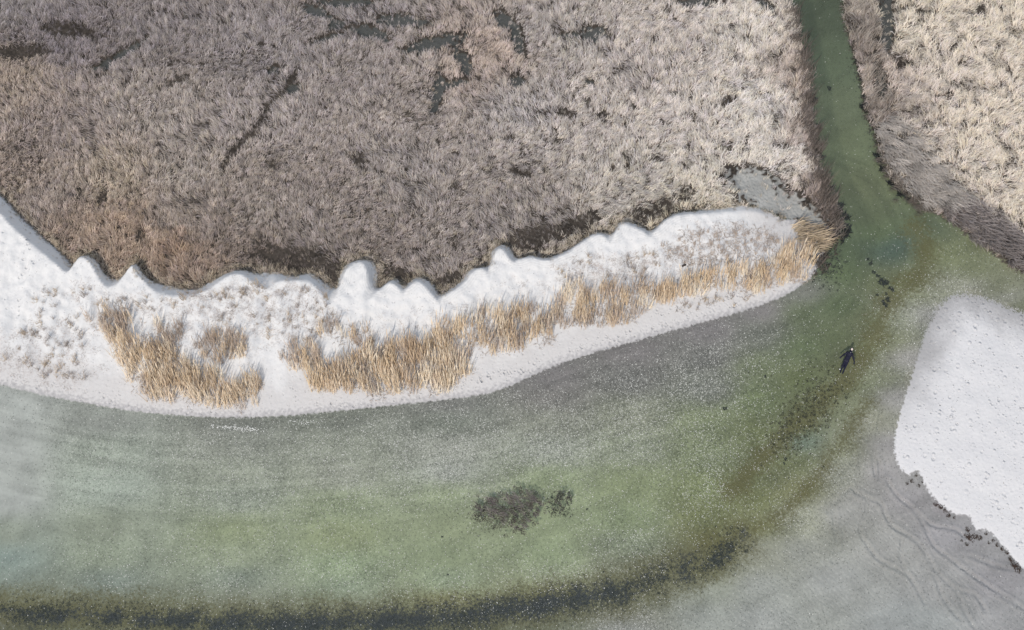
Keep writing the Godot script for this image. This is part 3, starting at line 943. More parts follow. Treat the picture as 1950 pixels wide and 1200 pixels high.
func build_marsh() -> void:
	var list := []
	for i in range(0, REEDS.size(), 5):
		var p := ground_at(REEDS[i], REEDS[i + 1], 0.4)
		var c := Color(lin(REEDS[i + 2]), lin(REEDS[i + 3]), lin(REEDS[i + 4]))
		var g := c.r * 0.3 + c.g * 0.55 + c.b * 0.15
		c = c.lerp(Color(g, g, g), lerpf(0.12, 0.34, ss(0.25, 0.6, g))) * (pow(g, 0.8) / g)
		list.append([Vector2(p.x, p.z), c.r * 0.985, c.g * 1.0, c.b * 1.02])
	reed_rgb = spread(list, RW, RH, 0.8)
	var straw := matte(Color(1, 1, 1), 0.85, true)
	straw.backlight_enabled = true
	straw.backlight = Color(0.25, 0.25, 0.25)
	var shapes := []
	for k in 4: shapes.append(wisp_tuft(100 + k, 12, [0.42, 0.55, 0.36, 0.62][k], [0.85, 1.0, 0.7, 1.1][k], [0.5, 0.4, 0.8, 0.35][k], 0.029, 0.17))
	var west := base("reed_bed")
	tag(west, "wide bed of matted grey brown dead reeds behind the dunes", "reed bed", "", "stuff")
	var east := base("reed_bed")
	tag(east, "cream bed of dead reeds across the green channel", "reed bed", "", "stuff")
	var brown := base("reed_bed")
	tag(brown, "patch of rusty brown tangled reeds behind the pointed dunes", "reed bed", "", "stuff")
	var swath := plan(SWATH, 0.3)
	var fringe := plan(FRINGE, 0.3)
	var rust := plan([118, 470, 150, 430, 190, 405, 240, 395, 280, 420, 300, 455, 380, 470, 430, 500, 400, 535, 300, 535, 262, 500, 240, 515, 212, 528, 190, 500, 150, 488, 138, 505], 0.4)
	var r := RandomNumberGenerator.new()
	r.seed = 11
	var places := []
	var tints := []
	for k in 12:
		places.append([])
		tints.append(PackedColorArray())
	var step := 0.15
	var z := Z0 + 0.2
	while z < 8.0:
		var x := X0 + 0.2
		while x < X0 + SPAN_X - 0.2:
			var px := x + r.randf_range(-0.12, 0.12)
			var pz := z + r.randf_range(-0.12, 0.12)
			x += step
			var a := r.randf()
			var b := r.randf()
			var c := r.randf()
			if not in_frame(px, pz, 2.5) and a > 0.3: continue
			var w := at(f_marsh, px, pz)
			var e := at(f_east, px, pz)
			var m := maxf(w, e)
			if m < -0.05: continue
			if e > 0.0 and (Geometry2D.is_point_in_polygon(Vector2(px, pz), swath) or Geometry2D.is_point_in_polygon(Vector2(px, pz), fringe)) and b > 0.12: continue
			var pl := at(pool, px, pz)
			var md := at(mud, px, pz)
			if pl > -0.2 and px > 14.0 and px < 27.0 and pz < -4.0 and b > 0.07: continue
			if pl > -0.15 and b > lerpf(0.4, 0.14, clampf(pl * 2.0, 0.0, 1.0)): continue
			if md > 0.0 and b > lerpf(0.6, 0.22, clampf(md * 2.0, 0.0, 1.0)): continue
			var n := noise_a.get_noise_2d(px * 2.2, pz * 2.2)
			var n2 := noise_b.get_noise_2d(px, pz)
			# the mat is uneven: hollows where few straws lie
			if n + n2 * 0.7 < lerpf(-0.45, -0.24, ss(-4.0, 12.0, px)) and b > 0.4: continue
			var tint := reed_color(px, pz)
			var k := REED_GAIN * (1.0 + n * 0.35 + n2 * 0.25 + r.randfn(0.0, 0.2))
			if md > 0.0: k *= 0.62
			if w > 0.0 and at(f_crest, px, pz) < 0.45 and at(f_dune, px, pz) < 0.0: tint = tint.lerp(Color(0.42, 0.37, 0.29), 0.5)
			tint = Color(tint.r * k, tint.g * k, tint.b * k * (1.0 + r.randfn(0.0, 0.04)))
			tint = tint * minf(1.0, 0.85 / tint.g)
			var size := r.randf_range(0.75, 1.25) * (1.0 + 0.25 * n)
			if md > 0.0 or pl > -0.12: size *= 0.6
			size *= lerpf(0.72, 0.9, ss(0.0, 14.0, px))
			if m < 0.5: size *= 0.85
			var heading := noise_c.get_noise_2d(px * 1.4, pz * 1.4) * 2.6 + n * 1.3 + r.randfn(0.0, 0.3) + 0.25
			if e > 0.0: heading = noise_c.get_noise_2d(px * 3.0, pz * 3.0) * 4.5 + n * 2.0 + r.randfn(0.0, 0.5)
			elif px > 12.0: heading += noise_b.get_noise_2d(px * 0.5, pz * 0.5) * 1.8
			var group := 1 if e > 0.0 else (2 if Geometry2D.is_point_in_polygon(Vector2(px, pz), rust) else 0)
			if group == 2: size *= 1.25
			var slot := group * 4 + int(c * 4.0)
			var basis := Basis(Vector3.UP, -heading).scaled(Vector3(size, size * (1.0 + 0.2 * n), size))
			places[slot].append(Transform3D(basis, Vector3(px, at(height, px, pz), pz)))
			tints[slot].append(tint)
		z += step
	for k in 12:
		if places[k].size():
			many("straw", shapes[k % 4], straw, places[k], tints[k], [west, east, brown][k / 4])
	var foot := curve(plan(CREST, 0.1))
	places = []
	var pale := PackedColorArray()
	for k in 1500:
		var i := r.randi() % (foot.size() - 1)
		var q: Vector2 = foot[i].lerp(foot[i + 1], r.randf()) + Vector2(r.randfn(0.0, 0.16), r.randfn(0.0, 0.2))
		if not in_frame(q.x, q.y, 2.0): continue
		var s := r.randf_range(0.25, 0.75)
		places.append(Transform3D(Basis(Vector3.UP, r.randf() * TAU).scaled(Vector3(s, s, s)), Vector3(q.x, at(height, q.x, q.y), q.y)))
		var v := r.randf_range(0.6, 1.3)
		pale.append(Color(0.50 * v, 0.44 * v, 0.35 * v))
	tag(many("stubble_fringe", shapes[2], straw, places, pale), "pale broken stalks along the foot of the dune slip face", "dead stalks")
	build_lodged(straw)

func in_shape(r: RandomNumberGenerator, outline: PackedVector2Array) -> Vector2:
	var lo := outline[0]
	var hi := outline[0]
	for p in outline:
		lo = lo.min(p)
		hi = hi.max(p)
	for t in 200:
		var q := Vector2(r.randf_range(lo.x, hi.x), r.randf_range(lo.y, hi.y))
		if Geometry2D.is_point_in_polygon(q, outline): return q
	return outline[0]

func area_of(outline: PackedVector2Array) -> float:
	var s := 0.0
	for i in outline.size():
		s += outline[i].cross(outline[(i + 1) % outline.size()])
	return absf(s) * 0.5

func lodged(called: String, label: String, outline: Array, density: float, heading: float, wild: float, color: Color, shape: ArrayMesh, mat: Material, seed_: int, lift := 0.0) -> void:
	var o := base(called)
	tag(o, label, "reeds", "", "stuff")
	var r := RandomNumberGenerator.new()
	r.seed = seed_
	var poly := plan(outline, 0.25)
	var places := []
	var tints := PackedColorArray()
	for k in int(area_of(poly) * density):
		var q := in_shape(r, poly) + Vector2(r.randfn(0.0, 0.22), r.randfn(0.0, 0.22)) * (0.2 if called == "reed_islet" else 1.0)
		var h := at(height, q.x, q.y)
		var v := 1.0 + r.randfn(0.0, 0.25) + noise_a.get_noise_2d(q.x * 2.0, q.y * 2.0) * 0.4
		var s := r.randf_range(0.7, 1.2)
		places.append(Transform3D(Basis(Vector3.UP, -(heading + r.randfn(0.0, wild))).scaled(Vector3(s, s, s)), Vector3(q.x, maxf(h, -0.03) + lift, q.y)))
		tints.append(Color(color.r * v, color.g * v, color.b * v))
	many("straw", shape, mat, places, tints, o)

const SWATH := [1662, 235, 1692, 222, 1722, 240, 1756, 282, 1796, 328, 1842, 372, 1800, 392, 1770, 388, 1725, 355, 1695, 318, 1676, 272]
const FRINGE := [1800, 385, 1842, 372, 1890, 405, 1950, 445, 2020, 490, 2020, 545, 1955, 512, 1920, 498, 1872, 460, 1825, 425, 1775, 392]

func build_lodged(straw: Material) -> void:
	var long_ := straw_tuft(301, 16, 0.95, 1.15, 0.25, 0.028, 0.2, 0.6)
	lodged("lodged_reeds", "swath of long grey reeds combed flat along the channel bank", [1662, 235, 1692, 222, 1725, 245, 1760, 290, 1800, 335, 1842, 372, 1800, 392, 1770, 388, 1725, 355, 1695, 318, 1676, 272], 15.0, 2.55, 0.3, Color(0.52, 0.47, 0.43), long_, straw, 61, 0.12)
	var mixed := straw_tuft(307, 14, 0.9, 1.0, 0.35, 0.03, 0.2, 0.9)
	lodged("lodged_reeds", "dark and white stalks hanging over the far bank below the cream reeds", [1800, 385, 1842, 372, 1890, 405, 1950, 445, 2020, 490, 2020, 545, 1955, 512, 1920, 498, 1872, 460, 1825, 425, 1775, 392], 15.0, 2.45, 0.35, Color(0.33, 0.29, 0.275), mixed, straw, 62, 0.08)
	lodged("standing_reeds", "dark brown reed stems at the water under the combed grey reeds", [1663, 240, 1678, 272, 1696, 318, 1728, 358, 1775, 392, 1762, 402, 1720, 378, 1690, 342, 1670, 290], 18.0, 2.4, 0.35, Color(0.20, 0.17, 0.145), straw_tuft(306, 12, 0.7, 0.8, 0.4, 0.032, 0.18, 0.5), straw, 69)
	var thin := straw_tuft(302, 9, 0.9, 0.6, 0.9, 0.03, 0.2, 0.5)
	lodged("standing_reeds", "thin pale stalks standing in dark mud beside the channel", [1625, 20, 1660, 10, 1672, 60, 1680, 130, 1700, 200, 1690, 225, 1664, 232, 1655, 190, 1648, 140, 1632, 80], 9.0, 0.3, 0.9, Color(0.40, 0.35, 0.31), thin, straw, 63)
	lodged("standing_reeds", "dark brown reed edge along the near bank of the channel with bank shade in its colour", [1500, 0, 1518, 20, 1535, 110, 1552, 220, 1566, 310, 1590, 380, 1604, 430, 1596, 455, 1570, 430, 1555, 370, 1540, 300, 1530, 220, 1515, 110], 14.0, 0.25, 0.5, Color(0.17, 0.145, 0.13), straw_tuft(303, 12, 1.0, 0.5, 0.6, 0.032, 0.2, 0.5), straw, 64)  # brown stems, their colour darkened for the shade of the bank
	lodged("lodged_reeds", "curl of bleached reeds drooping over the tip of the dune strip", [1510, 425, 1535, 422, 1562, 440, 1576, 458, 1566, 475, 1545, 470, 1520, 455], 24.0, 1.9, 0.35, Color(0.52, 0.42, 0.30), straw_tuft(304, 12, 1.0, 0.9, 0.35, 0.034, 0.18, 0.4), straw, 65, 0.05)
	lodged("lodged_reeds", "dark reed stubble at the water below the dune tip", [1548, 470, 1572, 462, 1580, 480, 1572, 500, 1552, 522, 1545, 505], 26.0, 0.4, 0.7, Color(0.10, 0.085, 0.075), straw_tuft(305, 10, 0.45, 0.9, 0.6, 0.034, 0.15, 0.5), straw, 66)  # stubble in a darker tone than the other reeds

# ------------------------------------------------------------------ golden reeds on the dunes
func build_reed_stands() -> void:
	var shapes := []
	for k in 6: shapes.append(reed_clump(500 + k, [22, 18, 26, 20, 16, 24][k]))
	var leaves := [fallen_leaves(560, 12), fallen_leaves(561, 14)]
	var litter_mesh := weed_mesh(570, 12, 0.34, 0.3, 0.026)
	var litter_mat := matte(Color(1, 1, 1), 0.9, true)
	var mats := []
	for c in [Color(0.70, 0.55, 0.38), Color(0.78, 0.64, 0.48), Color(0.60, 0.46, 0.32), Color(0.84, 0.73, 0.58)]:
		var m := matte(c, 0.8, true)
		m.backlight_enabled = true
		m.backlight = Color(0.3, 0.3, 0.3)
		mats.append(m)
	var grey := []
	for c in [Color(0.48, 0.38, 0.30), Color(0.56, 0.46, 0.38), Color(0.40, 0.32, 0.26)]:
		grey.append(matte(c, 0.85, true))
	# label, outline, clumps to the square metre, how golden, size
	var stands := [
		["curved stand of golden reeds beside the bare beach, shaped like a hook", [205, 640, 240, 640, 262, 660, 320, 668, 348, 690, 385, 712, 420, 712, 428, 730, 440, 745, 450, 770, 410, 768, 365, 765, 338, 748, 312, 762, 285, 758, 255, 735, 232, 700], 6.5, 1.0, 1.0],
		["narrow upright bundle of golden reeds ending the hook shaped stand", [445, 735, 470, 718, 488, 705, 498, 722, 497, 760, 482, 770, 462, 774, 448, 768], 8.0, 1.0, 0.85],
		["fuzzy grey tan reeds trailing up the dune from the hook shaped stand", [165, 612, 205, 598, 245, 602, 262, 632, 250, 660, 222, 665, 205, 640, 185, 622], 6.0, 0.3, 0.8],
		["thin row of grey reeds on the white hollow above the hook shaped stand", [270, 650, 300, 620, 345, 612, 352, 650, 345, 690, 300, 680], 3.6, 0.35, 0.75],
		["round bushy stand of brown reeds standing alone on white sand", [374, 668, 385, 648, 420, 634, 470, 632, 482, 655, 468, 678, 430, 692, 392, 692], 6.0, 0.45, 0.75],
		["small fan of tan reeds between the lone round stand and the big stand", [528, 675, 560, 660, 595, 655, 612, 678, 622, 700, 592, 712, 560, 705, 538, 694], 5.0, 0.6, 0.85],
		["tufted tan reeds on the hummocks above the big golden stand", [604, 618, 640, 608, 655, 632, 700, 628, 722, 648, 692, 668, 642, 648, 612, 640], 4.2, 0.5, 0.7],
		["largest stand of golden reeds, broad and dense, right above the beach", [585, 722, 622, 704, 660, 690, 705, 665, 740, 655, 830, 650, 838, 620, 862, 615, 886, 622, 890, 660, 890, 708, 868, 730, 838, 748, 800, 744, 765, 742, 735, 748, 690, 744, 650, 742, 602, 740], 6.8, 1.0, 1.0],
		["tall golden reeds with white gaps beside the largest stand", [892, 620, 905, 600, 932, 592, 962, 582, 1000, 590, 1032, 582, 1052, 612, 1050, 648, 1010, 655, 960, 668, 935, 676, 916, 665, 900, 655], 4.6, 0.9, 0.95],
		["thin tan reeds spread over the middle of the dune strip", [1048, 570, 1090, 545, 1130, 542, 1180, 540, 1235, 548, 1250, 575, 1195, 615, 1140, 618, 1080, 622, 1054, 612], 5.0, 0.7, 0.85],
		["long row of golden reeds at the tip of the dune strip", [1240, 560, 1290, 538, 1340, 525, 1400, 512, 1460, 500, 1510, 465, 1545, 470, 1552, 500, 1535, 530, 1500, 546, 1440, 555, 1395, 545, 1335, 556, 1290, 572, 1250, 585], 6.4, 0.95, 0.85],
		["sparse frosted grey growth on the white crest before the dune tip", [1260, 470, 1330, 440, 1400, 432, 1470, 440, 1505, 462, 1460, 490, 1400, 500, 1330, 508, 1275, 500], 3.0, 0.0, 0.32]]
	var r := RandomNumberGenerator.new()
	r.seed = 91
	for s in stands:
		var poly := plan(s[1], 0.5)
		var mid := Vector2.ZERO
		for p in poly: mid += p / poly.size()
		var o := base("reed_stand", Vector3(mid.x, at(height, mid.x, mid.y), mid.y))
		tag(o, s[0], "reeds", "reed stands on the dune strip")
		var count := mini(295, int(area_of(poly) * s[2] * 0.85))
		var spots := []
		var tries := 0
		var gap := 0.5 / sqrt(s[2])
		while spots.size() < count and tries < count * 30:
			tries += 1
			var q := in_shape(r, poly)
			if noise_b.get_noise_2d(q.x * 0.45 + 9.0, q.y * 0.25) < -0.34: continue
			var ok := true
			for e in spots:
				if e.distance_squared_to(q) < gap * gap:
					ok = false
					break
			if ok: spots.append(q)
		for q in spots:
			var golden: bool = r.randf() < s[3] * 0.88
			var m: Material = mats[r.randi() % 4] if golden else grey[r.randi() % 3]
			var c := shown("reed_clump", shapes[r.randi() % 6], m, o)
			var k: float = s[4] * r.randf_range(0.75, 1.2)
			c.basis = Basis(Vector3.UP, r.randfn(0.0, 0.2)).scaled(Vector3(k, k * r.randf_range(0.85, 1.15), k))
			c.position = Vector3(q.x, at(height, q.x, q.y), q.y) - o.position
			shown("dead_leaves", leaves[r.randi() % 2], m, c)
		var places := []
		var tints := PackedColorArray()
		for k in int(area_of(poly) * 5.0):
			var q := in_shape(r, poly) + Vector2(r.randfn(0.0, 0.25), r.randfn(0.0, 0.25))
			places.append(Transform3D(Basis(Vector3.UP, r.randf() * TAU).scaled(Vector3.ONE * r.randf_range(0.6, 1.2)), Vector3(q.x, at(height, q.x, q.y), q.y) - o.position))
			var v := r.randf_range(0.8, 1.2)
			tints.append(Color(0.50 * v, 0.42 * v, 0.36 * v))
		many("leaf_litter", litter_mesh, litter_mat, places, tints, o)

func build_tufts() -> void:
	var shapes := []
	for k in 4: shapes.append(straw_tuft(700 + k, [14, 20, 10, 16][k], [0.5, 0.42, 0.6, 0.35][k], 0.7, 0.9, 0.024, [0.12, 0.2, 0.08, 0.22][k], 0.35))
	var mats := []
	for c in [Color(0.40, 0.33, 0.27), Color(0.48, 0.39, 0.30), Color(0.36, 0.31, 0.28), Color(0.54, 0.43, 0.31)]: mats.append(matte(c, 0.85, true))
	var r := RandomNumberGenerator.new()
	r.seed = 17
	var areas := [
		["small grey brown grass tuft on white sand beside the hook shaped reed stand", "grass tufts on the open white slope", [10, 630, 60, 600, 150, 600, 165, 660, 170, 720, 110, 725, 40, 715, 0, 690], 62],
		["lone grass tuft poking from smooth white sand under the straight dune edge", "lone tufts below the straight dune edge", [30, 600, 70, 545, 110, 530, 140, 540, 120, 580, 80, 605], 9],
		["ragged grey brown grass tuft on the hummocks between the reed stands", "tufts on the hummocks of the dune strip", [350, 590, 420, 560, 520, 545, 620, 560, 640, 600, 600, 650, 540, 650, 490, 640, 470, 620, 380, 620], 62],
		["dull grass tuft sticking out along the ragged crest of the dunes", "tufts along the ragged dune crest", [150, 540, 200, 560, 300, 570, 400, 555, 520, 540, 600, 545, 590, 565, 480, 565, 380, 585, 280, 600, 200, 590, 140, 560], 44],
		["pinkish grass tuft on the white slope above the thin tan reeds", "tufts above the thin tan reeds", [1050, 520, 1110, 490, 1180, 495, 1250, 480, 1260, 530, 1180, 535, 1100, 540], 30],
		["frosted grass tuft on the low beach edge under the tip reeds", "tufts at the beach edge", [1280, 580, 1380, 560, 1480, 555, 1500, 560, 1400, 580, 1300, 592], 14]]
	var places := []
	var tints := PackedColorArray()
	for a in [[areas[0][2], 120], [areas[2][2], 420], [areas[3][2], 260], [areas[4][2], 330], [[1250, 480, 1330, 440, 1400, 425, 1480, 430, 1510, 465, 1460, 490, 1400, 505, 1330, 515, 1270, 512], 420], [[700, 640, 760, 600, 850, 590, 900, 570, 1000, 540, 1060, 520, 1060, 560, 900, 600, 850, 620], 90], [[0, 640, 60, 620, 160, 640, 200, 700, 160, 740, 60, 725, 0, 700], 160], [[265, 650, 300, 600, 360, 590, 480, 600, 520, 650, 470, 700, 380, 700, 330, 690], 240]]:
		var poly := plan(a[0], 0.5)
		for k in a[1]:
			var q := in_shape(r, poly) + Vector2(r.randfn(0.0, 0.5), r.randfn(0.0, 0.3))
			var s := r.randf_range(0.3, 0.8)
			places.append(Transform3D(Basis(Vector3.UP, r.randf() * TAU).scaled(Vector3(s, s * 0.7, s)), Vector3(q.x, at(height, q.x, q.y), q.y)))
			var v := r.randf_range(0.7, 1.3)
			tints.append(Color(0.46 * v, 0.39 * v, 0.35 * v))
	tag(many("dune_growth", weed_mesh(790, 14, 0.34, 0.3, 0.018), matte(Color(1, 1, 1), 0.9, true), places, tints), "thin dead growth half buried in the white dune sand", "dead grass")
	for a in areas:
		var poly := plan(a[2], 0.5)
		for k in a[3]:
			var q := in_shape(r, poly)
			var o := shown("grass_tuft", shapes[r.randi() % 4], mats[r.randi() % 4])
			var s := r.randf_range(0.5, 1.15)
			o.transform = Transform3D(Basis(Vector3.UP, r.randfn(0.0, 0.7)).scaled(Vector3(s, s, s)), Vector3(q.x, at(height, q.x, q.y), q.y))
			tag(o, a[0], "grass", a[1])

# ------------------------------------------------------------------ in and by the river
func build_river_things() -> void:
	var r := RandomNumberGenerator.new()
	r.seed = 23
	# shells and shore foam
	var list := bed_list()
	var dens := spread(list, 96, 60, 0.55)
	var places := []
	var tints := PackedColorArray()
	var tries := 0
	while places.size() < 30000 and tries < 420000:
		tries += 1
		var x := r.randf_range(-34, 34)
		var z := r.randf_range(-26, 22)
		if maxf(maxf(at(f_marsh, x, z), at(f_east, x, z)), maxf(at(f_dune, x, z), at(f_bar, x, z))) > -0.1: continue
		var i := clampi(int((z - Z0) / SPAN_Z * 60), 0, 59) * 96 + clampi(int((x - X0) / SPAN_X * 96), 0, 95)
		var d: float = dens[3][i]
		if r.randf() > d * d * (0.9 + 1.8 * noise_a.get_noise_2d(x, z)) + 0.006: continue
		var s := 0.022 + 0.045 * pow(r.randf(), 3.0)
		places.append(Transform3D(Basis(Vector3.UP, r.randf() * TAU).rotated(Vector3.RIGHT, r.randfn(0, 0.2)).scaled(Vector3(s, s, s)), Vector3(x, at(height, x, z) + 0.004, z)))
		var v := r.randf_range(0.4, 0.8)
		tints.append(Color(v, v * 0.99, v * 0.95))
	for l in [[395, 811, 440, 814, 36], [440, 814, 478, 817, 90], [478, 817, 505, 821, 30], [555, 803, 605, 806, 46]]:  # flecks of shore foam, built from the shell chips
		for k in l[4]:
			var t := r.randf()
			var q := ground_at(lerpf(l[0], l[2], t) + r.randfn(0, 8), lerpf(l[1], l[3], t) + r.randfn(0, 2.6), 0.0)
			var s := r.randf_range(0.03, 0.07)
			places.append(Transform3D(Basis(Vector3.UP, r.randf() * TAU).scaled(Vector3(s, s, s)), Vector3(q.x, at(height, q.x, q.z) + 0.01, q.z)))
			tints.append(Color(0.8, 0.8, 0.78))
	var shell_mat := matte(Color(1, 1, 1), 0.6, true)
	tag(many("shell_and_foam_litter", chip_mesh(5), shell_mat, places, tints), "white shells strewn over the river bed and a line of shore foam flecks", "shells")
	# specks of wrack and lumps on the dry sand
	places = []
	tints = PackedColorArray()
	for k in 5200:
		var x := r.randf_range(-34, 36)
		var z := r.randf_range(-8, 20)
		var on_bar := at(f_bar, x, z) > 0.15
		if not on_bar and (at(f_dune, x, z) < 0.2 or r.randf() > 0.7): continue
		var s := r.randf_range(0.02, 0.06) * (1.5 if r.randf() < 0.06 else 1.0)
		places.append(Transform3D(Basis(Vector3.UP, r.randf() * TAU).scaled(Vector3(s, s * 1.6, s)), Vector3(x, at(height, x, z), z)))
		var v := r.randf_range(0.12, 0.6)
		tints.append(Color(v, v * 0.95, v * 0.9))
	tag(many("beach_litter", chip_mesh(6), shell_mat, places, tints), "bits of shell and twig scattered over the white sand", "litter")
	# channel weed, also laid to darken the deep trough and shaded banks
	var weed_mat := matte(Color(1, 1, 1), 0.8, true)
	var weeds := [weed_mesh(801, 16, 0.16, 0.12, 0.03), weed_mesh(802, 12, 0.12, 0.1, 0.028)]
	places = [[], []]
	tints = PackedColorArray()
	var tints2 := PackedColorArray()
	var add := func(q: Vector3, s: float, c: Color) -> void:
		var k := r.randi() % 2
		places[k].append(Transform3D(Basis(Vector3.UP, r.randf() * TAU).scaled(Vector3(s, s, s)), Vector3(q.x, at(height, q.x, q.z), q.z)))
		if k == 0: tints.append(c)
		else: tints2.append(c)
	var along := curve(plan(TROUGH, -0.5))
	for k in 9000:  # dark weed, thickened to carry the depth darkening of the trough
		var n := r.randi() % (along.size() - 1)
		var p: Vector2 = along[n].lerp(along[n + 1], r.randf()) + Vector2(r.randfn(0, 0.6), r.randfn(0, 0.6))
		if p.y < 11.5 or not in_frame(p.x, p.y, 2.0): continue
		if noise_a.get_noise_2d(p.x * 1.2, p.y * 2.0) + r.randf_range(-0.3, 0.3) < -0.15: continue
		var v := r.randf_range(0.5, 1.5)
		add.call(Vector3(p.x, 0, p.y), r.randf_range(0.15, 0.5), Color(0.03 * v, 0.032 * v, 0.032 * v))
	for k in 620:
		# the loose brown weed below the swimmer
		var t := r.randf()
		var q := ground_at(lerpf(1585, 1490, t) + r.randfn(0, 26), lerpf(720, 850, t) + r.randfn(0, 22), -0.3)
		var v := r.randf_range(0.5, 1.4)
		add.call(q, r.randf_range(0.3, 0.75), Color(0.04 * v, 0.036 * v, 0.02 * v))
	for k in 1300:
		# along the banks: weed, thick and dark to stand for bank shade too
		var pick := r.randf()
		var q := ground_at(1570, 500)
		if pick < 0.35: q = ground_at(lerpf(1550, 1600, r.randf()) + r.randfn(0, 9), lerpf(540, 400, r.randf()) + r.randfn(0, 10), -0.2)
		elif pick < 0.65:
			var t := r.randf()
			q = ground_at(lerpf(1655, 1740, t) + r.randfn(0, 7), lerpf(230, 385, t) + r.randfn(0, 8), -0.2)
		else:
			var t := r.randf()
			q = ground_at(lerpf(1615, 1650, t) + r.randfn(0, 6), lerpf(0, 220, t) + r.randfn(0, 8), -0.2)
		if maxf(at(f_dune, q.x, q.z), maxf(at(f_marsh, q.x, q.z), at(f_east, q.x, q.z))) > 0.1: continue
		var v := r.randf_range(0.5, 1.3)
		add.call(q, r.randf_range(0.3, 0.8), Color(0.035 * v, 0.037 * v, 0.034 * v))
	for k in 320:
		# crumbs round the flattened islet
		var q := ground_at(r.randfn(935, 35), r.randfn(985, 18), -0.2)
		add.call(q, r.randf_range(0.15, 0.4), Color(0.03, 0.028, 0.02))
	for k in 120:
		var q := ground_at(r.randf_range(1050, 1090), r.randf_range(935, 985), -0.2)
		add.call(q, r.randf_range(0.25, 0.6), Color(0.03, 0.028, 0.022))
	var wo := base("weed_and_shade_tufts")
	tag(wo, "dark brown water weed in the channel with depth and bank shade in its colour", "water weed", "", "stuff")
	many("weed", weeds[0], weed_mat, places[0], tints, wo)
	many("weed", weeds[1], weed_mat, places[1], tints2, wo)
	# single dark clumps
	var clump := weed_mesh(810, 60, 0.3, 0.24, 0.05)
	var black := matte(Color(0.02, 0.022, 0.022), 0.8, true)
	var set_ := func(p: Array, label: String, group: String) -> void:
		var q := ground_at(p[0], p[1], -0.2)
		var o := shown("weed_and_shade_clump", clump, black)
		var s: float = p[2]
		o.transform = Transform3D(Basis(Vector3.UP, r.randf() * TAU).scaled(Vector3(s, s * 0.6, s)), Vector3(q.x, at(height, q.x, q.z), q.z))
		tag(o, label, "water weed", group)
	for p in [[1684, 535, 1.0], [1692, 533, 0.7], [1676, 522, 0.5], [1668, 515, 0.5], [1662, 498, 0.55], [1655, 490, 0.5], [1700, 545, 0.6], [1704, 550, 0.45], [1674, 558, 0.35], [1692, 556, 0.35], [1694, 568, 0.65], [1690, 577, 0.6], [1686, 572, 0.5]]:
		set_.call(p, "black weed clump on the green bed where the channels meet", "black weed clumps where the channels meet")
	for p in [[1458, 716, 0.35], [1382, 777, 0.5], [1500, 872, 0.4], [1498, 880, 0.3], [1118, 969, 0.25], [842, 1022, 0.25], [852, 1094, 0.25], [1581, 162, 0.7]]:
		set_.call(p, "single dark speck of weed alone on the pale river bed", "single specks of weed")
	for p in [[1604, 415, 1.5], [1607, 435, 1.7], [1603, 452, 1.4], [1598, 395, 1.2], [1650, 195, 1.4], [1645, 208, 1.3], [1660, 225, 1.2], [1674, 300, 1.5], [1682, 320, 1.4], [1700, 347, 1.5], [1714, 364, 1.5], [1726, 374, 1.2], [1632, 120, 1.0], [1640, 150, 1.1], [1622, 60, 1.0], [1548, 190, 0.9], [1556, 240, 0.9], [1563, 300, 1.0], [1580, 360, 1.1]]:  # clumps added to darken the water where bank shade falls
		set_.call(p, "black clump added for the dark shade at the foot of the reed bank", "black shade clumps along the reed banks")
	# wrack along the sand bar
	var wrack := weed_mesh(820, 40, 0.16, 0.2, 0.035)
	var wrack_mat := matte(Color(0.055, 0.038, 0.032), 0.85, true)
	for p in [[1737, 916, 0.7], [1728, 920, 0.6], [1745, 905, 0.5], [1750, 925, 0.6], [1757, 918, 0.4], [1782, 960, 0.8], [1792, 964, 1.0], [1800, 973, 0.7], [1806, 981, 0.8], [1818, 986, 0.5], [1844, 1008, 0.9], [1842, 1020, 1.0], [1850, 1025, 1.2], [1858, 1022, 0.9], [1866, 1024, 0.9], [1842, 1036, 0.7], [1832, 1030, 0.5], [1884, 1034, 0.5], [1878, 1016, 0.6], [1892, 1030, 0.6], [1900, 1038, 0.7], [1910, 1045, 0.8], [1918, 1052, 0.7], [1926, 1064, 0.9], [1931, 1074, 1.1], [1937, 1082, 1.2], [1940, 1087, 0.9]]:
		var q := ground_at(p[0], p[1], 0.02)
		var o := shown("wrack_clump", wrack, wrack_mat)
		o.transform = Transform3D(Basis(Vector3.UP, r.randf() * TAU).scaled(Vector3(p[2], 0.6 * p[2], p[2])), Vector3(q.x, at(height, q.x, q.z), q.z))
		tag(o, "clump of dark brown wrack washed up along the white sand bar", "wrack", "wrack along the sand bar")
	# the flattened reed islet in the shallows
	var straw := matte(Color(1, 1, 1), 0.85, true)
	lodged("reed_islet", "islet of flattened brown reeds in the shallow green water", [905, 968, 925, 950, 958, 938, 1000, 936, 1030, 942, 1034, 965, 1028, 985, 1010, 1000, 985, 1012, 968, 1010, 955, 992, 930, 984, 910, 982], 11.0, -1.25, 0.3, Color(0.19, 0.165, 0.155), straw_tuft(840, 9, 0.42, 1.45, 0.35, 0.026, 0.16, 0.7), straw, 67, 0.0)
	lodged("weed_mat", "mottled brown weed mat under the flattened islet of reeds", [898, 972, 925, 948, 958, 936, 1000, 934, 1032, 940, 1036, 965, 1030, 988, 1010, 1002, 985, 1014, 966, 1012, 950, 994, 925, 988, 905, 986], 16.0, 0.0, 2.0, Color(0.085, 0.075, 0.062), weed_mesh(842, 14, 0.2, 0.16, 0.03), straw, 70, 0.0)
	lodged("reed_islet", "small dark clump of stubble next to the flattened islet", [1040, 980, 1052, 962, 1058, 942, 1080, 936, 1090, 940, 1084, 956, 1068, 974, 1050, 984], 16.0, 0.6, 1.5, Color(0.075, 0.068, 0.062), straw_tuft(841, 12, 0.3, 1.1, 1.2, 0.03, 0.14, 0.6), straw, 68, 0.01)
	# driftwood
	var wood := matte(Color(0.03, 0.022, 0.02), 0.8)
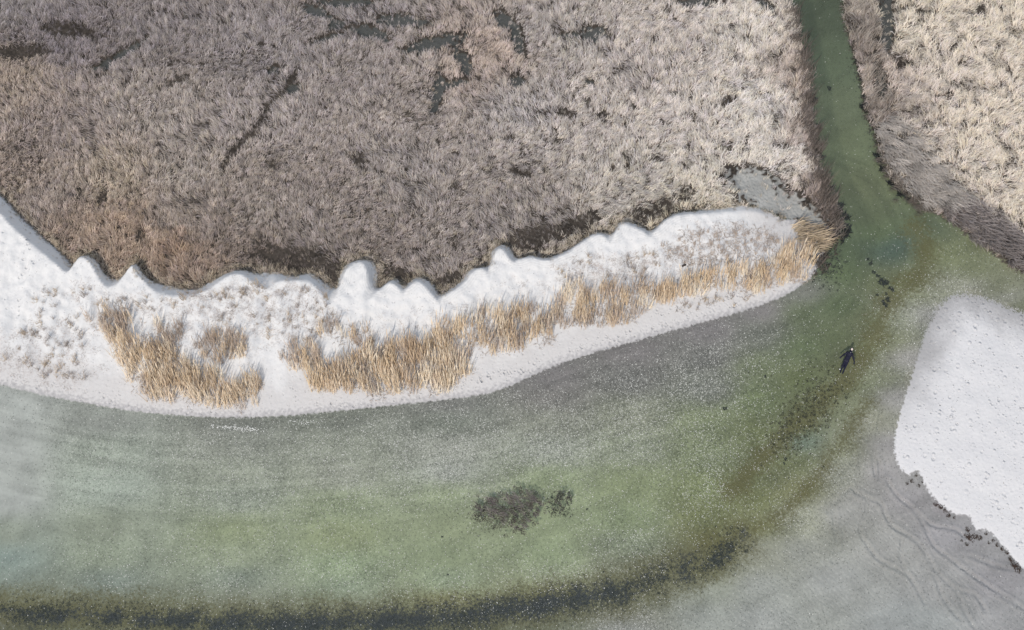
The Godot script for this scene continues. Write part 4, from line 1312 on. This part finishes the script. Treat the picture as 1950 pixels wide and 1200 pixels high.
	var q := ground_at(1303, 505, 0.6)
	var log_ := shown("driftwood_stump", branch_mesh(900, 0.34, 0.075), wood)
	log_.position = Vector3(q.x, at(height, q.x, q.z) + 0.05, q.z)
	log_.rotation.y = 0.6
	tag(log_, "small black driftwood stump on white sand among the tip reeds", "driftwood")
	var pale := matte(Color(0.55, 0.47, 0.38), 0.8)
	for p in [[1212, 536, 0.55, "pale broken stick lying across the thin tan reeds", 0.75], [1312, 512, -0.75, "pale stick lying next to the black driftwood stump", 0.7], [300, 666, 0.0, "bent pale stick lying across the hook shaped reed stand", 0.9]]:
		var g := ground_at(p[0], p[1], 0.6)
		var o := shown("stick", branch_mesh(910, p[4], 0.018), pale)
		o.position = Vector3(g.x, at(height, g.x, g.z) + (0.35 if p[0] == 300 else 0.05), g.z)
		o.rotation.y = p[2]
		tag(o, p[3], "stick")

func branch_mesh(seed_: int, long_: float, thick: float) -> ArrayMesh:
	# a crooked tapering branch along x with a broken stub
	var r := RandomNumberGenerator.new()
	r.seed = seed_
	var st := SurfaceTool.new()
	st.begin(Mesh.PRIMITIVE_TRIANGLES)
	var ways := [[Vector3(-long_ / 2, 0, 0), Vector3(long_ / 2, 0.02, long_ * 0.1), thick, thick * 0.5], [Vector3(0, 0.0, 0), Vector3(long_ * 0.15, thick, -long_ * 0.3), thick * 0.7, thick * 0.35]]
	var first := 0
	for w in ways:
		var rings := 6
		for k in rings:
			var t := float(k) / (rings - 1)
			var c: Vector3 = w[0].lerp(w[1], t) + Vector3(0, r.randf_range(-0.2, 0.2), r.randf_range(-0.3, 0.3)) * thick
			var rad := lerpf(w[2], w[3], t) * r.randf_range(0.8, 1.15)
			var dir: Vector3 = (w[1] - w[0]).normalized()
			var side := dir.cross(Vector3.UP).normalized()
			var up := side.cross(dir)
			for j in 8:
				var a := TAU * j / 8.0
				st.add_vertex(c + (side * cos(a) + up * sin(a)) * rad * (0.2 if k == 0 or k == rings - 1 else 1.0))
		for k in rings - 1:
			for j in 8:
				var i := first + k * 8 + j
				var n := first + k * 8 + (j + 1) % 8
				for e in [i, n, i + 8, n, n + 8, i + 8]: st.add_index(e)
		first += rings * 8
	st.generate_normals()
	return st.commit()

# ------------------------------------------------------------------ the swimmer
# a smooth skin over tapered bones [from, to, radius, radius]; appended to the given arrays
func skin(bones: Array, cell: float, blend: float, paint: Callable, v: PackedVector3Array, n: PackedVector3Array, c: PackedColorArray, idx: PackedInt32Array) -> void:
	var lo := Vector3(1e9, 1e9, 1e9)
	var hi := -lo
	for b in bones:
		var m: float = maxf(b[2], b[3]) + blend + cell * 3.0
		lo = lo.min(b[0].min(b[1]) - Vector3.ONE * m)
		hi = hi.max(b[0].max(b[1]) + Vector3.ONE * m)
	var size := Vector3i(((hi - lo) / cell).ceil()) + Vector3i.ONE
	var sx := size.x
	var sxy := size.x * size.y
	var f := PackedFloat32Array()
	f.resize(sxy * size.z)
	f.fill(0.5)
	for b in bones:
		var a: Vector3 = b[0]
		var ab: Vector3 = b[1] - a
		var len2 := maxf(ab.length_squared(), 1e-9)
		var m: float = maxf(b[2], b[3]) + blend + cell * 2.0
		var from := Vector3i(((b[0].min(b[1]) - Vector3.ONE * m - lo) / cell).floor()).clamp(Vector3i.ZERO, size - Vector3i.ONE)
		var to := Vector3i(((b[0].max(b[1]) + Vector3.ONE * m - lo) / cell).ceil()).clamp(Vector3i.ZERO, size - Vector3i.ONE)
		for z in range(from.z, to.z + 1):
			for y in range(from.y, to.y + 1):
				for x in range(from.x, to.x + 1):
					var p := lo + Vector3(x, y, z) * cell - a
					var t := clampf(p.dot(ab) / len2, 0.0, 1.0)
					var d := (p - ab * t).length() - lerpf(b[2], b[3], t)
					var i := z * sxy + y * sx + x
					var e := f[i]
					var h := maxf(blend - absf(e - d), 0.0) / blend
					f[i] = minf(e, d) - h * h * blend * 0.25
	var ids := {}
	for z in size.z - 1:
		for y in size.y - 1:
			for x in size.x - 1:
				var i := z * sxy + y * sx + x
				var inside := 0
				for k in 8:
					if f[i + (k & 1) + ((k >> 1) & 1) * sx + (k >> 2) * sxy] < 0.0: inside += 1
				if inside == 0 or inside == 8: continue
				var sum := Vector3.ZERO
				var count := 0
				for e in [[0, 1], [2, 3], [4, 5], [6, 7], [0, 2], [1, 3], [4, 6], [5, 7], [0, 4], [1, 5], [2, 6], [3, 7]]:
					var k0: int = e[0]
					var k1: int = e[1]
					var a0 := f[i + (k0 & 1) + ((k0 >> 1) & 1) * sx + (k0 >> 2) * sxy]
					var a1 := f[i + (k1 & 1) + ((k1 >> 1) & 1) * sx + (k1 >> 2) * sxy]
					if (a0 < 0.0) != (a1 < 0.0):
						var t := a0 / (a0 - a1)
						sum += Vector3(k0 & 1, (k0 >> 1) & 1, k0 >> 2).lerp(Vector3(k1 & 1, (k1 >> 1) & 1, k1 >> 2), t)
						count += 1
				ids[i] = v.size()
				var p := lo + (Vector3(x, y, z) + sum / count) * cell
				v.append(p)
				n.append(Vector3(f[i + 1] - f[i], f[i + sx] - f[i], f[i + sxy] - f[i]).normalized())
				c.append(paint.call(p))
	for i in ids:
		for axis in 3:
			var along: int = [1, sx, sxy][axis]
			var u: int = [sx, sxy, 1][axis]
			var w: int = [sxy, 1, sx][axis]
			if (f[i] < 0.0) == (f[i + along] < 0.0): continue
			if not (ids.has(i - u) and ids.has(i - w) and ids.has(i - u - w)): continue
			var q := [ids[i], ids[i - u], ids[i - u - w], ids[i - w]]
			if f[i] < 0.0: q.reverse()
			idx.append_array(PackedInt32Array([q[0], q[1], q[2], q[0], q[2], q[3]]))

func build_swimmer() -> void:
	var o := base("person", ground_at(1613, 686, 0.0))
	tag(o, "swimmer in a dark wetsuit and hood floating face up in the green channel", "person")
	var org := o.position
	var j := func(px: float, py: float, y: float) -> Vector3: return ground_at(px, py, y) - org
	var head: Vector3 = j.call(1622.2, 665.6, 0.03)
	var crown: Vector3 = j.call(1622.9, 663.8, 0.02)
	var neck: Vector3 = j.call(1620.6, 669.6, 0.01)
	var chest: Vector3 = j.call(1618.2, 674.2, 0.02)
	var waist: Vector3 = j.call(1614.6, 681.0, 0.0)
	var pelvis: Vector3 = j.call(1612.0, 686.2, -0.01)
	var sr: Vector3 = j.call(1614.3, 671.4, 0.0)
	var er: Vector3 = j.call(1607.6, 675.2, -0.03)
	var wr: Vector3 = j.call(1602.2, 679.3, -0.02)
	var tr: Vector3 = j.call(1599.2, 682.0, -0.02)
	var sl: Vector3 = j.call(1622.8, 674.2, 0.0)
	var el: Vector3 = j.call(1625.4, 682.2, -0.03)
	var wl: Vector3 = j.call(1627.1, 689.4, -0.02)
	var tl: Vector3 = j.call(1626.6, 693.8, -0.02)
	var hr: Vector3 = j.call(1609.6, 687.0, -0.02)
	var hl: Vector3 = j.call(1614.0, 688.2, -0.02)
	var kr: Vector3 = j.call(1604.8, 697.2, -0.01)
	var kl: Vector3 = j.call(1609.6, 699.0, -0.01)
	var ar: Vector3 = j.call(1601.2, 706.0, -0.04)
	var al: Vector3 = j.call(1606.0, 708.0, -0.04)
	var fr: Vector3 = j.call(1600.6, 709.2, 0.0)
	var fl: Vector3 = j.call(1604.6, 711.2, 0.0)
	var across := (sl - sr).normalized()
	var v := PackedVector3Array()
	var n := PackedVector3Array()
	var c := PackedColorArray()
	var idx := PackedInt32Array()
	var suit := Color(0.012, 0.015, 0.03)
	var plain := func(_p: Vector3) -> Color: return suit
	var bones := [[neck, head, 0.062, 0.07], [chest - across * 0.07, waist - across * 0.05, 0.115, 0.098], [chest + across * 0.07, waist + across * 0.05, 0.115, 0.098], [waist - across * 0.05, pelvis - across * 0.07, 0.098, 0.108], [waist + across * 0.05, pelvis + across * 0.07, 0.098, 0.108],
		[neck, chest, 0.07, 0.12], [sr, chest - across * 0.05, 0.075, 0.1], [sl, chest + across * 0.05, 0.075, 0.1],
		[sr, er, 0.066, 0.05], [er, wr, 0.052, 0.037], [sl, el, 0.066, 0.05], [el, wl, 0.052, 0.037],
		[hr, kr, 0.092, 0.06], [kr, ar, 0.062, 0.042], [hl, kl, 0.092, 0.06], [kl, al, 0.062, 0.042], [ar, fr, 0.045, 0.04], [al, fl, 0.045, 0.04]]
	for b in bones:
		b[2] *= 1.08
		b[3] *= 1.08
	skin(bones, 0.016, 0.05, plain, v, n, c, idx)
	# hands: palm, four fingers and a thumb, a little curled
	for hand in [[wr, tr, 1.0], [wl, tl, -1.0]]:
		var w: Vector3 = hand[0]
		var dir: Vector3 = (hand[1] - w).normalized()
		var side: Vector3 = dir.cross(Vector3.UP).normalized() * hand[2]
		var palm := w + dir * 0.085
		var hb := [[w, palm - side * 0.02, 0.03, 0.026], [w, palm + side * 0.02, 0.03, 0.026]]
		for k in 4:
			var s := (k - 1.5) * 0.021
			var l: float = [0.068, 0.08, 0.075, 0.058][k]
			var a := palm + side * s
			var b := a + dir * l * 0.5 + side * s * 0.2 + Vector3.DOWN * 0.008
			hb.append([a, b, 0.0105, 0.0095])
			hb.append([b, b + dir * l * 0.45 + Vector3.DOWN * 0.02, 0.0095, 0.0085])
		var th := w + dir * 0.035 - side * 0.03
		hb.append([th, th + dir * 0.035 - side * 0.03, 0.013, 0.0105])
		hb.append([th + dir * 0.035 - side * 0.03, th + dir * 0.068 - side * 0.036, 0.0105, 0.009])
		skin(hb, 0.006, 0.012, plain, v, n, c, idx)
	# head in a hood with the face left free, looking up
	var top := (crown - head).normalized()
	var ear := top.cross(Vector3.UP).normalized()
	var face := ear.cross(top).normalized()
	if face.y < 0.0: face = -face
	var hood := func(p: Vector3) -> Color:
		var q := p - head
		var a := q.dot(ear) / 0.068
		var b := (q.dot(top) + 0.012) / 0.088
		if q.dot(face) < 0.03 or a * a + b * b > 1.0: return suit
		for s in [-1.0, 1.0]:
			if Vector2(q.dot(ear) - s * 0.032, q.dot(top) - 0.012).length() < 0.011: return Color(0.12, 0.08, 0.07)
		if absf(q.dot(ear)) < 0.024 and absf(q.dot(top) + 0.056) < 0.008: return Color(0.5, 0.24, 0.21)
		return Color(0.80, 0.70, 0.62)
	var hb2 := [[head - top * 0.04, head + top * 0.045, 0.078, 0.088], [head - top * 0.07 + face * 0.02, head + face * 0.02, 0.055, 0.08], [head + top * 0.012 + face * 0.085, head - top * 0.022 + face * 0.1, 0.01, 0.015], [head - ear * 0.07 - face * 0.005, head - ear * 0.085 - face * 0.01, 0.018, 0.012], [head + ear * 0.07 - face * 0.005, head + ear * 0.085 - face * 0.01, 0.018, 0.012], [head - top * 0.085 + face * 0.04, head - top * 0.085 + face * 0.045, 0.022, 0.02]]
	skin(hb2, 0.006, 0.03, hood, v, n, c, idx)
	var arrays := []
	arrays.resize(Mesh.ARRAY_MAX)
	arrays[Mesh.ARRAY_VERTEX] = v
	arrays[Mesh.ARRAY_NORMAL] = n
	arrays[Mesh.ARRAY_COLOR] = c
	arrays[Mesh.ARRAY_INDEX] = idx
	var mesh := ArrayMesh.new()
	mesh.add_surface_from_arrays(Mesh.PRIMITIVE_TRIANGLES, arrays)
	var m := matte(Color(1, 1, 1), 0.55, true)
	m.metallic_specular = 0.35
	shown("body", mesh, m, o)
	# white print on the chest and a white tag at the ankle
	var white := matte(Color(0.85, 0.85, 0.85), 0.5)
	var dot := SphereMesh.new()
	dot.radius = 0.5
	dot.height = 1.0
	dot.radial_segments = 14
	dot.rings = 6
	var badge := shown("chest_emblem", dot, white, o)
	badge.position = j.call(1619.0, 673.0, 0.0)
	badge.position.y = 0.128
	badge.scale = Vector3(0.08, 0.03, 0.06)
	var ankle := shown("ankle_tag", dot, white, o)
	ankle.position = j.call(1599.4, 703.2, 0.03)
	ankle.scale = Vector3(0.09, 0.05, 0.06)
